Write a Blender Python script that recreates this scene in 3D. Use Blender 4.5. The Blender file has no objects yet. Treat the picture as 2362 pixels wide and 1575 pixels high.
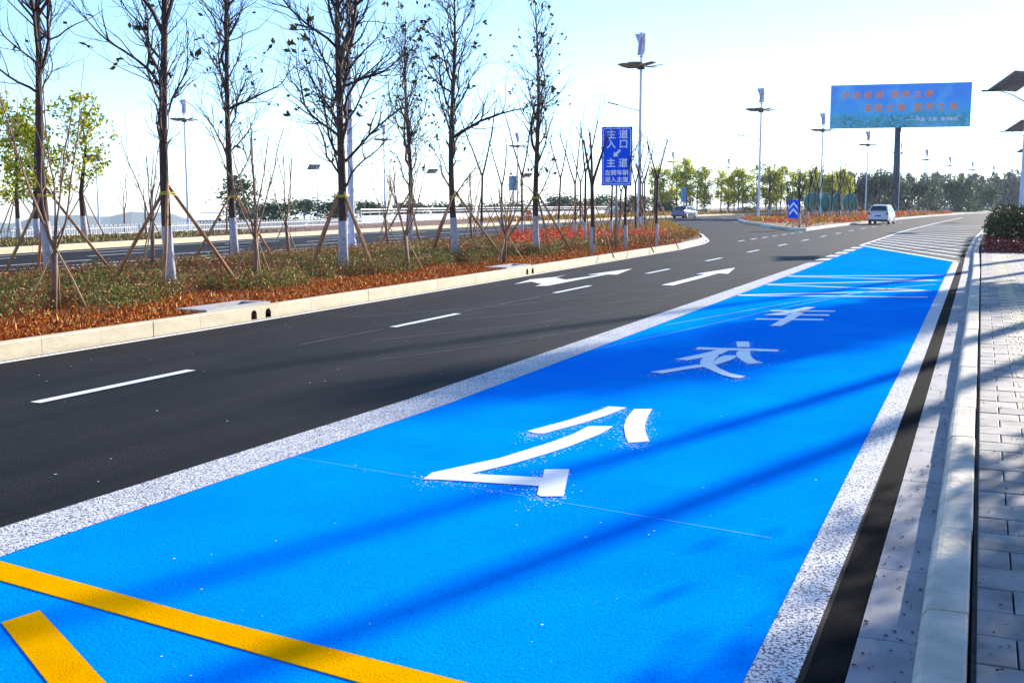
import bpy, bmesh, math, random
import numpy as np
from mathutils import Vector, Matrix
R = math.radians
PI = math.pi
S = bpy.context.scene
COL = S.collection

# ------------------------------------------------------------------ camera, sky, sun, exposure
cam = bpy.data.cameras.new('camera')
cam.sensor_width = 36.0
cam.lens = 36.0 * 2500 / 2362
cam.clip_start = 0.05
cam.clip_end = 12000
co = bpy.data.objects.new('camera', cam)
COL.objects.link(co)
co.location = (0, 0, 1.88)
co.rotation_euler = (R(90 - 7.283), 0, R(23.27))
S.camera = co

SUN_AZ, SUN_EL = 18.5, 19.5          # azimuth measured from +Y towards +X
W = bpy.data.worlds.new('World')
S.world = W
W.use_nodes = True
wn = W.node_tree
for n in list(wn.nodes):
    wn.nodes.remove(n)
sky = wn.nodes.new('ShaderNodeTexSky')
sky.sky_type = 'NISHITA'
sky.sun_disc = False
sky.sun_elevation = R(SUN_EL)
sky.sun_rotation = R(SUN_AZ)
sky.altitude = 1900
sky.air_density = 1.0
sky.dust_density = 0.15
sky.ozone_density = 4.0
bg = wn.nodes.new('ShaderNodeBackground')
bg.inputs['Strength'].default_value = 0.15
wo = wn.nodes.new('ShaderNodeOutputWorld')
wn.links.new(sky.outputs[0], bg.inputs[0])
wn.links.new(bg.outputs[0], wo.inputs[0])

sl = bpy.data.lights.new('sun', 'SUN')
sl.energy = 5.0
sl.angle = R(0.85)
sl.color = (1.0, 0.91, 0.78)
so = bpy.data.objects.new('sun', sl)
COL.objects.link(so)
sd = Vector((math.sin(R(SUN_AZ)) * math.cos(R(SUN_EL)), math.cos(R(SUN_AZ)) * math.cos(R(SUN_EL)), math.sin(R(SUN_EL))))
so.rotation_euler = sd.to_track_quat('Z', 'Y').to_euler()
so.location = (30, 60, 40)
S.view_settings.view_transform = 'Standard'
S.view_settings.look = 'None'
S.view_settings.exposure = 1.10
S.view_settings.gamma = 1.0

# ------------------------------------------------------------------ materials
MATS = {}
def base_mat(name):
    m = bpy.data.materials.new(name)
    m.use_nodes = True
    nt = m.node_tree
    b = nt.nodes['Principled BSDF']
    return m, nt, b
def node(nt, t, **kw):
    n = nt.nodes.new(t)
    for k, v in kw.items():
        if k in n.inputs:
            n.inputs[k].default_value = v
        else:
            setattr(n, k, v)
    return n
def ramp(nt, fac, stops, interp='LINEAR'):
    r = nt.nodes.new('ShaderNodeValToRGB')
    r.color_ramp.interpolation = interp
    el = r.color_ramp.elements
    while len(el) < len(stops):
        el.new(0.5)
    for e, (p, c) in zip(el, stops):
        e.position = p
        e.color = (c[0], c[1], c[2], 1)
    nt.links.new(fac, r.inputs[0])
    return r
def coords(nt, scale=(1, 1, 1), out='Object'):
    t = nt.nodes.new('ShaderNodeTexCoord')
    mp = nt.nodes.new('ShaderNodeMapping')
    mp.inputs['Scale'].default_value = scale
    nt.links.new(t.outputs[out], mp.inputs[0])
    return mp.outputs[0]
def noise(nt, vec, scale, detail=3, rough=0.55):
    n = node(nt, 'ShaderNodeTexNoise', Scale=scale, Detail=detail, Roughness=rough)
    nt.links.new(vec, n.inputs['Vector'])
    return n
def mix(nt, fac, a, b, mode='MIX'):
    m = nt.nodes.new('ShaderNodeMix')
    m.data_type = 'RGBA'
    m.blend_type = mode
    for sock, v in ((m.inputs[0], fac), (m.inputs[6], a), (m.inputs[7], b)):
        if hasattr(v, 'is_output'):
            nt.links.new(v, sock)
        elif isinstance(v, (int, float)):
            sock.default_value = v
        else:
            sock.default_value = (v[0], v[1], v[2], 1)
    return m.outputs[2]
def bump(nt, b, h, strength, dist):
    bp = node(nt, 'ShaderNodeBump', Strength=strength, Distance=dist)
    nt.links.new(h, bp.inputs['Height'])
    nt.links.new(bp.outputs[0], b.inputs['Normal'])
def pm(name, c1, c2=None, scale=6, rough=0.6, bmp=0.0, metal=0.0, stretch=(1, 1, 1), detail=4, spec=0.5, lo=0.35, hi=0.65):
    """plain surface: two colours mixed by noise, optional bump"""
    if name in MATS:
        return MATS[name]
    m, nt, b = base_mat(name)
    if c2 is None:
        c2 = tuple(x * 0.72 for x in c1)
    v = coords(nt, stretch)
    n = noise(nt, v, scale, detail)
    r = ramp(nt, n.outputs[0], [(lo, c1), (hi, c2)])
    nt.links.new(r.outputs[0], b.inputs['Base Color'])
    b.inputs['Roughness'].default_value = rough
    b.inputs['Metallic'].default_value = metal
    b.inputs['Specular IOR Level'].default_value = spec
    if bmp:
        n2 = noise(nt, v, scale * 4, 3)
        bump(nt, b, n2.outputs[0], bmp, 0.02)
    MATS[name] = m
    return m
def island_mat(name, stops, rough=0.55, spec=0.15, transl=0.0):
    """leaves: every leaf its own colour"""
    if name in MATS:
        return MATS[name]
    m, nt, b = base_mat(name)
    g = nt.nodes.new('ShaderNodeNewGeometry')
    r = ramp(nt, g.outputs['Random Per Island'], stops)
    nt.links.new(r.outputs[0], b.inputs['Base Color'])
    b.inputs['Roughness'].default_value = rough
    b.inputs['Specular IOR Level'].default_value = spec
    if transl:
        tr = nt.nodes.new('ShaderNodeBsdfTranslucent')
        nt.links.new(r.outputs[0], tr.inputs[0])
        mx = nt.nodes.new('ShaderNodeMixShader')
        mx.inputs[0].default_value = transl
        out = nt.nodes['Material Output']
        nt.links.new(b.outputs[0], mx.inputs[1])
        nt.links.new(tr.outputs[0], mx.inputs[2])
        nt.links.new(mx.outputs[0], out.inputs[0])
    MATS[name] = m
    return m

def make_asphalt():
    m, nt, b = base_mat('asphalt')
    v = coords(nt)
    vs = coords(nt, (1.0, 0.06, 1))
    fine = noise(nt, v, 62, 4, 0.75)
    big = noise(nt, v, 0.5, 4)
    st = noise(nt, vs, 2.2, 4)
    c = ramp(nt, fine.outputs[0], [(0.36, (0.002, 0.002, 0.0022)), (0.54, (0.0090, 0.0083, 0.0090)), (0.68, (0.062, 0.059, 0.062))])
    d = ramp(nt, big.outputs[0], [(0.3, (0.66, 0.66, 0.68)), (0.7, (1.4, 1.36, 1.34))])
    e = ramp(nt, st.outputs[0], [(0.35, (0.62, 0.62, 0.64)), (0.62, (1.35, 1.34, 1.34))])
    c2 = mix(nt, 1.0, c.outputs[0], d.outputs[0], 'MULTIPLY')
    c3 = mix(nt, 1.0, c2, e.outputs[0], 'MULTIPLY')
    nt.links.new(c3, b.inputs['Base Color'])
    b.inputs['Roughness'].default_value = 0.75
    b.inputs['Specular IOR Level'].default_value = 0.10
    bump(nt, b, fine.outputs[0], 0.55, 0.006)
    return m
def make_paint(name, col, dark, thr, rough, wear=(0.02, 0.02, 0.022), spec=0.35, bs=0.5, big=0.8, grain=120):
    """road paint on coarse asphalt: pits where the paint did not reach"""
    m, nt, b = base_mat(name)
    v = coords(nt)
    fine = noise(nt, v, grain, 3, 0.6)
    bg_ = noise(nt, v, big, 5)
    tint = ramp(nt, bg_.outputs[0], [(0.33, dark), (0.68, col)])
    pit = ramp(nt, fine.outputs[0], [(thr, (0, 0, 0)), (thr + 0.04, (1, 1, 1))])
    c = mix(nt, pit.outputs[0], wear, tint.outputs[0])
    sc = noise(nt, v, 38, 2, 0.5)
    spk = ramp(nt, sc.outputs[0], [(0.74, (0, 0, 0)), (0.77, (1, 1, 1))])
    c = mix(nt, spk.outputs[0], c, tuple(min(1, x * 1.1 + 0.12) for x in col))
    nt.links.new(c, b.inputs['Base Color'])
    b.inputs['Roughness'].default_value = rough
    b.inputs['Specular IOR Level'].default_value = spec
    bump(nt, b, fine.outputs[0], bs, 0.006)
    return m
ASPHALT = make_asphalt()
BLUE = make_paint('blue_road_paint', (0.0, 0.305, 0.95), (0.0, 0.235, 0.93), 0.36, 0.8, (0.0, 0.13, 0.62), 0.0, 0.8, grain=75)
WHITE_ROUGH = make_paint('rough_white_paint', (0.80, 0.79, 0.82), (0.66, 0.65, 0.69), 0.445, 0.6, (0.05, 0.045, 0.06), 0.12, 0.9, 3.0, 80)
WHITE_TAPE = make_paint('smooth_white_marking', (0.86, 0.84, 0.86), (0.80, 0.79, 0.82), 0.22, 0.45, (0.55, 0.55, 0.58), 0.4, 0.12, 5.0)
YELLOW = make_paint('yellow_marking', (0.86, 0.40, 0.0), (0.76, 0.33, 0.0), 0.33, 0.8, (0.5, 0.22, 0.0), 0.0, 0.7, 4.0, grain=90)
KERB = pm('pale_kerb_stone', (0.66, 0.56, 0.38), (0.54, 0.44, 0.28), 2.2, 0.75, 0.25, stretch=(1, 1, 3), lo=0.4, hi=0.75)
GRANITE = pm('granite_kerb', (0.66, 0.58, 0.47), (0.36, 0.31, 0.26), 4.0, 0.8, 0.5, detail=8, lo=0.3, hi=0.72)
SOIL = pm('red_soil', (0.16, 0.052, 0.022), (0.07, 0.025, 0.014), 1.6, 0.95, 0.5)
SOIL_PALE = pm('orange_bare_soil', (0.42, 0.17, 0.05), (0.26, 0.10, 0.03), 1.2, 0.95, 0.4)
BARK = pm('dark_bark', (0.035, 0.018, 0.018), (0.085, 0.036, 0.026), 9, 0.85, 0.6, stretch=(1, 1, 0.5))
TWIG = pm('twig_bark', (0.022, 0.010, 0.013), (0.055, 0.022, 0.020), 6, 0.8)
SHOOT = pm('shoot_bark', (0.14, 0.07, 0.05), (0.25, 0.13, 0.085), 5, 0.8, 0.3)
WASH = pm('whitewash', (0.46, 0.43, 0.47), (0.24, 0.21, 0.24), 14, 0.85, 0.5, lo=0.45, hi=0.75)
STAKE = pm('stake_wood', (0.26, 0.105, 0.045), (0.42, 0.20, 0.09), 4, 0.8, 0.3, stretch=(1, 1, 0.3))
BAMBOO = pm('bamboo', (0.42, 0.28, 0.12), (0.28, 0.18, 0.08), 5, 0.7, 0.2)
STRAP = pm('yellow_strap', (0.72, 0.62, 0.03), (0.55, 0.5, 0.05), 8, 0.6)
LEAF_DARK = island_mat('olive_leaf', [(0.0, (0.022, 0.028, 0.008)), (0.5, (0.05, 0.052, 0.015)), (0.9, (0.10, 0.07, 0.02)), (1, (0.25, 0.13, 0.02))], transl=0.2)
LEAF_YELLOW = island_mat('yellow_green_leaf', [(0.0, (0.06, 0.10, 0.004)), (0.35, (0.26, 0.32, 0.008)), (0.75, (0.50, 0.50, 0.012)), (1, (0.62, 0.42, 0.02))], transl=0.45)
LEAF_PINE = island_mat('dark_evergreen_leaf', [(0.0, (0.012, 0.028, 0.014)), (0.6, (0.035, 0.06, 0.026)), (1, (0.075, 0.09, 0.035))], transl=0.1)
LEAF_ROW = island_mat('row_tree_leaf', [(0.0, (0.08, 0.12, 0.010)), (0.4, (0.36, 0.42, 0.012)), (0.8, (0.66, 0.62, 0.02)), (1, (0.6, 0.42, 0.02))], transl=0.6)
LEAF_FAR = island_mat('hazy_evergreen_leaf', [(0.0, (0.03, 0.055, 0.035)), (0.6, (0.08, 0.12, 0.065)), (1, (0.17, 0.19, 0.09))], transl=0.3)
COVER_G = island_mat('green_cover_leaf', [(0.0, (0.041, 0.097, 0.013)), (0.35, (0.111, 0.205, 0.028)), (0.6, (0.243, 0.313, 0.063)), (0.75, (0.263, 0.145, 0.047)), (1, (0.445, 0.217, 0.069))], transl=0.15)
COVER_B = island_mat('brown_cover_leaf', [(0.0, (0.081, 0.062, 0.014)), (0.3, (0.199, 0.084, 0.034)), (0.7, (0.361, 0.123, 0.05)), (1, (0.541, 0.23, 0.072))], transl=0.15)
COVER_R = island_mat('red_cover_leaf', [(0.0, (0.22, 0.012, 0.010)), (0.5, (0.62, 0.035, 0.022)), (0.85, (0.78, 0.12, 0.06)), (1, (0.7, 0.3, 0.15))], transl=0.3)
COVER_Y = island_mat('yellow_cover_leaf', [(0.0, (0.12, 0.10, 0.015)), (0.5, (0.36, 0.24, 0.02)), (0.85, (0.5, 0.22, 0.03)), (1, (0.45, 0.12, 0.04))], transl=0.25)
LITTER = island_mat('dry_leaf_litter', [(0.0, (0.08, 0.012, 0.005)), (0.3, (0.30, 0.045, 0.008)), (0.6, (0.52, 0.11, 0.010)), (0.88, (0.68, 0.25, 0.025)), (1, (0.78, 0.48, 0.12))], rough=0.7, transl=0.1)
POLE = pm('white_pole_paint', (0.62, 0.66, 0.80), (0.52, 0.56, 0.72), 2, 0.45, metal=0.1)
PETAL = pm('solar_petal_underside', (0.50, 0.42, 0.36), (0.40, 0.33, 0.29), 3, 0.5)
CELL = pm('solar_cell', (0.34, 0.33, 0.40), (0.26, 0.25, 0.32), 3, 0.35)
BLADE = pm('turbine_blade', (0.66, 0.66, 0.85), (0.55, 0.55, 0.75), 2, 0.45)
DARK = pm('dark_metal', (0.03, 0.03, 0.05), (0.02, 0.02, 0.03), 4, 0.4, metal=0.3)
STEEL = pm('grey_steel', (0.34, 0.33, 0.33), (0.25, 0.25, 0.26), 4, 0.45, metal=0.5)
SIGN_BLUE = pm('sign_blue', (0.004, 0.085, 0.90), (0.006, 0.11, 0.95), 1.5, 0.6, spec=0.1)
SIGN_WHITE = pm('sign_reflective_white', (0.85, 0.92, 0.97), (0.8, 0.88, 0.95), 3, 0.4)
GLASS = pm('tinted_glass', (0.012, 0.028, 0.06), (0.008, 0.02, 0.04), 1, 0.08, spec=0.8)
TYRE = pm('tyre_rubber', (0.012, 0.012, 0.014), (0.02, 0.02, 0.02), 8, 0.85)
RIM = pm('wheel_alloy', (0.5, 0.5, 0.52), (0.42, 0.42, 0.44), 4, 0.3, metal=0.8)
TAIL = pm('tail_light_red', (0.35, 0.01, 0.02), (0.25, 0.006, 0.012), 4, 0.2)
FENCE_W = pm('white_fence_paint', (0.78, 0.78, 0.80), (0.68, 0.68, 0.70), 4, 0.6)
CONCRETE = pm('light_concrete', (0.48, 0.46, 0.44), (0.36, 0.35, 0.34), 1.5, 0.8, 0.2)

# ------------------------------------------------------------------ helpers
class MB:
    def __init__(s):
        s.v = []; s.f = []; s.m = []
    def face(s, pts, mi=0):
        k = len(s.v)
        s.v += [tuple(p) for p in pts]
        s.f.append(tuple(range(k, k + len(pts)))); s.m.append(mi)
    def box(s, x0, x1, y0, y1, z0, z1, mi=0, mat=None):
        c = [(x0, y0, z0), (x1, y0, z0), (x1, y1, z0), (x0, y1, z0), (x0, y0, z1), (x1, y0, z1), (x1, y1, z1), (x0, y1, z1)]
        if mat is not None:
            c = [tuple(mat @ Vector(p)) for p in c]
        k = len(s.v); s.v += c
        for q in ((0, 3, 2, 1), (4, 5, 6, 7), (0, 1, 5, 4), (1, 2, 6, 5), (2, 3, 7, 6), (3, 0, 4, 7)):
            s.f.append(tuple(k + i for i in q)); s.m.append(mi)
    def tube(s, pts, rad, n=6, mi=0, cap=True):
        pts = [Vector(p) for p in pts]
        k0 = len(s.v)
        prev = None
        for i, p in enumerate(pts):
            a = pts[max(0, i - 1)]; b = pts[min(len(pts) - 1, i + 1)]
            d = (b - a)
            if d.length < 1e-9: d = Vector((0, 0, 1))
            d.normalize()
            if prev is None:
                u = d.orthogonal().normalized()
            else:
                u = (prev - d * prev.dot(d))
                u = u.normalized() if u.length > 1e-6 else d.orthogonal().normalized()
            prev = u
            w = d.cross(u)
            r = rad[i]
            for j in range(n):
                t = 2 * PI * j / n
                s.v.append(tuple(p + u * (r * math.cos(t)) + w * (r * math.sin(t))))
        for i in range(len(pts) - 1):
            for j in range(n):
                a = k0 + i * n + j; b = k0 + i * n + (j + 1) % n
                s.f.append((a, b, b + n, a + n)); s.m.append(mi)
        if cap:
            s.f.append(tuple(k0 + j for j in reversed(range(n)))); s.m.append(mi)
            e = k0 + (len(pts) - 1) * n
            s.f.append(tuple(e + j for j in range(n))); s.m.append(mi)
    def prism(s, poly, z0, z1, mi=0, mat=None):
        """polygon in xy (any winding) extruded from z0 to z1"""
        area = sum(poly[i][0] * poly[(i + 1) % len(poly)][1] - poly[(i + 1) % len(poly)][0] * poly[i][1] for i in range(len(poly)))
        if area < 0: poly = poly[::-1]
        n = len(poly); k = len(s.v)
        c = [(x, y, z0) for x, y in poly] + [(x, y, z1) for x, y in poly]
        if mat is not None: c = [tuple(mat @ Vector(p)) for p in c]
        s.v += c
        s.f.append(tuple(k + i for i in reversed(range(n)))); s.m.append(mi)
        s.f.append(tuple(k + n + i for i in range(n))); s.m.append(mi)
        for i in range(n):
            j = (i + 1) % n
            s.f.append((k + i, k + j, k + n + j, k + n + i)); s.m.append(mi)
    def mesh(s, name):
        me = bpy.data.meshes.new(name)
        me.from_pydata(s.v, [], s.f)
        me.update()
        return me
    def build(s, name, mats, parent=None, loc=None, smooth=False, bevel=0.0):
        me = s.mesh(name)
        for m in (mats if isinstance(mats, (list, tuple)) else [mats]):
            me.materials.append(m)
        if any(s.m):
            me.polygons.foreach_set('material_index', s.m)
        if smooth:
            me.polygons.foreach_set('use_smooth', [True] * len(me.polygons))
        if bevel:
            bm = bmesh.new(); bm.from_mesh(me)
            bmesh.ops.remove_doubles(bm, verts=bm.verts, dist=1e-5)
            es = [e for e in bm.edges if len(e.link_faces) == 2 and e.calc_face_angle(0) > 0.5]
            bmesh.ops.bevel(bm, geom=es, offset=bevel, segments=2, affect='EDGES', profile=0.6)
            bm.to_mesh(me); bm.free()
        o = bpy.data.objects.new(name, me)
        COL.objects.link(o)
        if parent is not None: o.parent = parent
        if loc is not None: o.location = loc
        return o
def leaf_obj(name, P, size, mat, parent=None, up=0.25, asp=0.45, seed=0, dirs=None, var=0.35):
    """one rhombic leaf at each point"""
    P = np.asarray(P, dtype=np.float32).reshape(-1, 3)
    n = len(P)
    rg = np.random.default_rng(seed)
    d = rg.normal(size=(n, 3)).astype(np.float32) if dirs is None else np.asarray(dirs, np.float32) + 0.35 * rg.normal(size=(n, 3)).astype(np.float32)
    d[:, 2] += up
    d /= np.linalg.norm(d, axis=1, keepdims=True) + 1e-9
    a = rg.normal(size=(n, 3)).astype(np.float32)
    w = np.cross(d, a); w /= np.linalg.norm(w, axis=1, keepdims=True) + 1e-9
    s = (size * (1 + var * (rg.random((n, 1)) * 2 - 1))).astype(np.float32)
    V = np.stack([P, P + d * s * 0.5 + w * s * asp * 0.5, P + d * s, P + d * s * 0.5 - w * s * asp * 0.5], axis=1).reshape(-1, 3)
    me = bpy.data.meshes.new(name)
    me.vertices.add(n * 4); me.vertices.foreach_set('co', V.ravel())
    me.loops.add(n * 4); me.loops.foreach_set('vertex_index', np.arange(n * 4, dtype=np.int32))
    me.polygons.add(n); me.polygons.foreach_set('loop_start', np.arange(0, n * 4, 4, dtype=np.int32))
    me.update(calc_edges=True)
    me.materials.append(mat)
    o = bpy.data.objects.new(name, me)
    COL.objects.link(o)
    if parent is not None: o.parent = parent
    return o
def empty(name, loc=(0, 0, 0), rz=0.0, label=None, cat=None, group=None):
    o = bpy.data.objects.new(name, None)
    o.empty_display_size = 0.3
    COL.objects.link(o)
    o.location = loc; o.rotation_euler = (0, 0, rz)
    tag(o, label, cat, group)
    return o
def tag(o, label=None, cat=None, group=None):
    if label: o['label'] = label
    if cat: o['category'] = cat
    if group: o['group'] = group
    return o
def structure(o):
    o['kind'] = 'structure'
    return o
def stuff(o, label=None, cat=None):
    o['kind'] = 'stuff'
    return tag(o, label, cat)
def copy_tree(o, loc, rz, label, group=None, scale=None):
    r = o.copy(); COL.objects.link(r)
    r.location = loc; r.rotation_euler = (0, 0, rz)
    if scale is not None: r.scale = scale
    if label: r['label'] = label
    if group: r['group'] = group
    for ch in list(o.children):
        c = ch.copy(); COL.objects.link(c); c.parent = r
        for g in list(ch.children):
            d = g.copy(); COL.objects.link(d); d.parent = c
    return r
def sheet(name, pts, z, mat, kind='structure'):
    """flat polygon triangulated"""
    bm = bmesh.new()
    vs = [bm.verts.new((p[0], p[1], z)) for p in pts]
    f = bm.faces.new(vs)
    f.normal_update()
    if f.normal.z < 0: f.normal_flip()
    bmesh.ops.triangulate(bm, faces=bm.faces[:])
    me = bpy.data.meshes.new(name); bm.to_mesh(me); bm.free()
    me.materials.append(mat)
    o = bpy.data.objects.new(name, me); COL.objects.link(o)
    if kind: o['kind'] = kind
    return o
def resample(pts, step):
    out = []
    for i in range(len(pts) - 1):
        a = Vector(pts[i]); b = Vector(pts[i + 1])
        n = max(1, int(round((b - a).length / step)))
        for k in range(n): out.append(a.lerp(b, k / n))
    out.append(Vector(pts[-1]))
    return out
def interp(pts, y):
    """x of a polyline (x,y) at y"""
    for i in range(len(pts) - 1):
        if pts[i][1] <= y <= pts[i + 1][1]:
            t = (y - pts[i][1]) / (pts[i + 1][1] - pts[i][1])
            return pts[i][0] * (1 - t) + pts[i + 1][0] * t
    return pts[0][0] if y < pts[0][1] else pts[-1][0]
def line_poly(pts, w):
    """a painted line of width w along a polyline"""
    P = [Vector((p[0], p[1])) for p in pts]
    L, Rr = [], []
    for i, p in enumerate(P):
        d = (P[min(i + 1, len(P) - 1)] - P[max(i - 1, 0)]).normalized()
        nrm = Vector((-d.y, d.x))
        L.append(p + nrm * w / 2); Rr.append(p - nrm * w / 2)
    return [tuple(q) for q in L] + [tuple(q) for q in reversed(Rr)]
def strip_faces(mb, left, right, z, mi=0):
    for i in range(len(left) - 1):
        mb.face([(left[i][0], left[i][1], z), (right[i][0], right[i][1], z), (right[i + 1][0], right[i + 1][1], z), (left[i + 1][0], left[i + 1][1], z)], mi)

# ------------------------------------------------------------------ layout lines (metres; +Y runs along the bus bay)
BED_FRONT = [(-10.72, -4), (-10.68, 14), (-10.80, 22), (-11.25, 43), (-11.75, 49), (-12.4, 53), (-13.6, 57.5), (-15.2, 62), (-17.2, 67.5), (-20.2, 77), (-22.4, 84)]
BED_BACK = [(-22.0, -4), (-22.1, 20), (-22.6, 40), (-23.0, 60), (-23.4, 76), (-22.9, 84)]
ISL_FRONT = [(-23.4, 114), (-20.0, 101), (-15.5, 87), (-12.2, 76.5), (-11.2, 74), (-10.75, 75), (-10.6, 83), (-10.2, 97), (-9.35, 106), (-8.5, 129), (-6.5, 159), (-2.6, 198), (3.0, 232), (12, 268)]
FAR_KERB = [(-31.6, 10), (-32.3, 20), (-33.2, 30), (-34.9, 44), (-36.0, 58), (-36.7, 75), (-37.2, 100), (-37.6, 130), (-35.5, 160), (-31, 190), (-24, 222), (-12, 262), (2, 300)]
LROAD_IN = [(-23.3, 114), (-22, 140), (-19, 172), (-13, 210), (-4, 245), (6, 275)]
GUTTER_L = [(-0.40, -4), (-0.40, 30), (-0.46, 46), (-0.30, 64), (0.1, 82), (1.0, 114), (2.2, 150), (4.5, 185), (9, 220), (18, 262)]

# ------------------------------------------------------------------ ground, valley, hills
def build_ground():
    # plateau: flat right of the far verge, falling away to the left
    rim = [(-44, -40), (-44, 20), (-44.5, 45), (-45, 70), (-49, 90), (-51, 130), (-60, 170), (-75, 260), (-90, 420), (-90, 700)]
    mb = MB()
    right = [(900, p[1]) for p in rim]
    strip_faces(mb, rim, right, -0.06)
    # slope
    rr = resample([(p[0], p[1]) for p in rim], 20)
    rows = []
    rg = random.Random(3)
    for p in rr:
        row = [(p.x, p.y, -0.06)]
        for k, (dx, z) in enumerate(((14, -5), (45, -22), (110, -60), (220, -108))):
            row.append((p.x - dx * (1 + 0.2 * rg.random()), p.y + dx * 0.12, z + rg.uniform(-1, 1)))
        rows.append(row)
    for i in range(len(rows) - 1):
        for k in range(4):
            mb.face([rows[i][k + 1], rows[i][k], rows[i + 1][k], rows[i + 1][k + 1]])
    g = mb.build('ground', pm('dry_ground', (0.16, 0.11, 0.06), (0.09, 0.085, 0.04), 0.05, 0.95, 0.2))
    structure(g)
    m2 = MB()
    m2.face([(-3600, -800, -110), (-150, -800, -110), (-150, 3400, -110), (-3600, 3400, -110)])
    structure(m2.build('valley', pm('valley_fields', (0.10, 0.12, 0.07), (0.16, 0.14, 0.10), 0.01, 0.95)))
    # far ridge
    mb = MB()
    rg = random.Random(8)
    az0, az1, n = -72, -27, 90
    prof = []
    for i in range(n + 1):
        az = az0 + (az1 - az0) * i / n
        h = -34 + 9 * math.sin(az * 0.55) + 6 * math.sin(az * 1.35 + 1) + 3 * math.sin(az * 3.1 + 2) + rg.uniform(-1.2, 1.2)
        if az > -39: h -= (az + 39) * 4.2
        prof.append((az, max(h, -109)))
    rows = []
    for az, h in prof:
        s, c = math.sin(R(az)), math.cos(R(az))
        row = []
        for k, (d, t) in enumerate(((2300, 0.0), (2600, 0.35), (2850, 0.7), (3050, 1.0), (3300, 0.6), (3700, 0.0))):
            j = rg.uniform(-0.04, 0.04) if 0 < t < 1 else 0
            row.append((s * d, c * d, -112 + (h + 112) * max(0, t + j)))
        rows.append(row)
    for i in range(n):
        for k in range(5):
            mb.face([rows[i][k], rows[i + 1][k], rows[i + 1][k + 1], rows[i][k + 1]])
    structure(mb.build('hills', pm('wooded_hills', (0.045, 0.06, 0.05), (0.07, 0.085, 0.06), 0.02, 0.95), smooth=True))
build_ground()

# ------------------------------------------------------------------ road surfaces
road_pts = [(p[0] - 0.1, p[1]) for p in FAR_KERB]
road_pts = [(-31, -10)] + road_pts + [(p[0] + 0.02, p[1]) for p in reversed(GUTTER_L)] + [(-0.38, -10)]
sheet('road', road_pts, 0.0, ASPHALT)
Zp = 0.004
# blue bus bay
sheet('blue_bus_lane', [(-4.95, -4), (-4.95, 4.2), (-4.75, 12), (-4.75, 24), (-4.6, 36), (-4.55, 50.3), (-0.66, 37.7), (-0.70, 30), (-0.72, 12), (-0.72, 4), (-0.74, -4)], Zp, BLUE)
def marking(name, polys, mat, z=Zp * 2, thick=0.0):
    bm = bmesh.new()
    for p in polys:
        vs = [bm.verts.new((q[0], q[1], z)) for q in p]
        f = bm.faces.new(vs); f.normal_update()
        if f.normal.z < 0: f.normal_flip()
    bmesh.ops.triangulate(bm, faces=bm.faces[:])
    if thick:
        ret = bmesh.ops.extrude_face_region(bm, geom=bm.faces[:])
        vv = [g for g in ret['geom'] if isinstance(g, bmesh.types.BMVert)]
        bmesh.ops.translate(bm, verts=vv, vec=(0, 0, thick))
        bmesh.ops.recalc_face_normals(bm, faces=bm.faces[:])
    me = bpy.data.meshes.new(name); bm.to_mesh(me); bm.free()
    me.materials.append(mat)
    o = bpy.data.objects.new(name, me); COL.objects.link(o)
    return o
structure(marking('lane_edge_line', [[(-5.18, -4), (-5.16, 4.2), (-4.98, 9), (-4.95, 22), (-4.95, 35.2), (-4.55, 36.0), (-4.52, 24), (-4.52, 9), (-4.72, 4.2), (-4.74, -4)]], WHITE_ROUGH))
structure(marking('bay_edge_line', [[(-0.79, -4), (-0.77, 4.2), (-0.745, 14), (-0.77, 30), (-0.76, 37.4), (-0.57, 37.2), (-0.565, 30), (-0.55, 9), (-0.58, 4.2), (-0.6, -4)]], WHITE_ROUGH))
teeth = []
for y in (36.7, 39.2, 41.8, 44.4, 47.0):
    teeth.append([(-4.95, y), (-4.56, y + 0.15), (-4.56, y + 1.55), (-4.95, y + 1.4)])
structure(marking('merge_dashes', teeth, WHITE_TAPE))
# lane dashes between the two traffic lanes, 2 m line on a 7 m cycle
dashes = []
for k in range(-1, 16):
    y = 7.5 + 6.85 * k
    sh = 0.0 if y < 62 else 0.00042 * (y - 62) ** 2
    sh2 = 0.0 if y + 2.2 < 62 else 0.00042 * (y + 2.2 - 62) ** 2
    w = 0.065
    dashes.append([(-8.14 + sh - w, y), (-8.14 + sh + w, y), (-8.12 + sh2 + w, y + 2.2), (-8.12 + sh2 - w, y + 2.2)])
# short cross-gap dashes along the bed line through the opening
for k in range(7):
    y = 53.5 + 2.9 * k
    x = -10.9 + 0.05 * k
    dashes.append([(x - 0.07, y), (x + 0.07, y), (x + 0.07, y + 1.5), (x - 0.07, y + 1.5)])
structure(marking('lane_dashes', dashes, WHITE_TAPE))
# thin edge line at the foot of the bed kerb
ep = [(p[0] + 0.14, p[1]) for p in BED_FRONT[:5]] + [(-12.22, 52.8), (-13.42, 57.5), (-15.0, 62), (-17.0, 67.6), (-20.0, 77)]
structure(marking('kerb_edge_line', [line_poly(ep, 0.11)], WHITE_TAPE))
ip = [(-23.0, 110), (-19.6, 100), (-15.0, 85.8), (-11.8, 75.2), (-10.9, 73.0)]
structure(marking('island_edge_line', [line_poly(ip, 0.10)], WHITE_TAPE))
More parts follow.
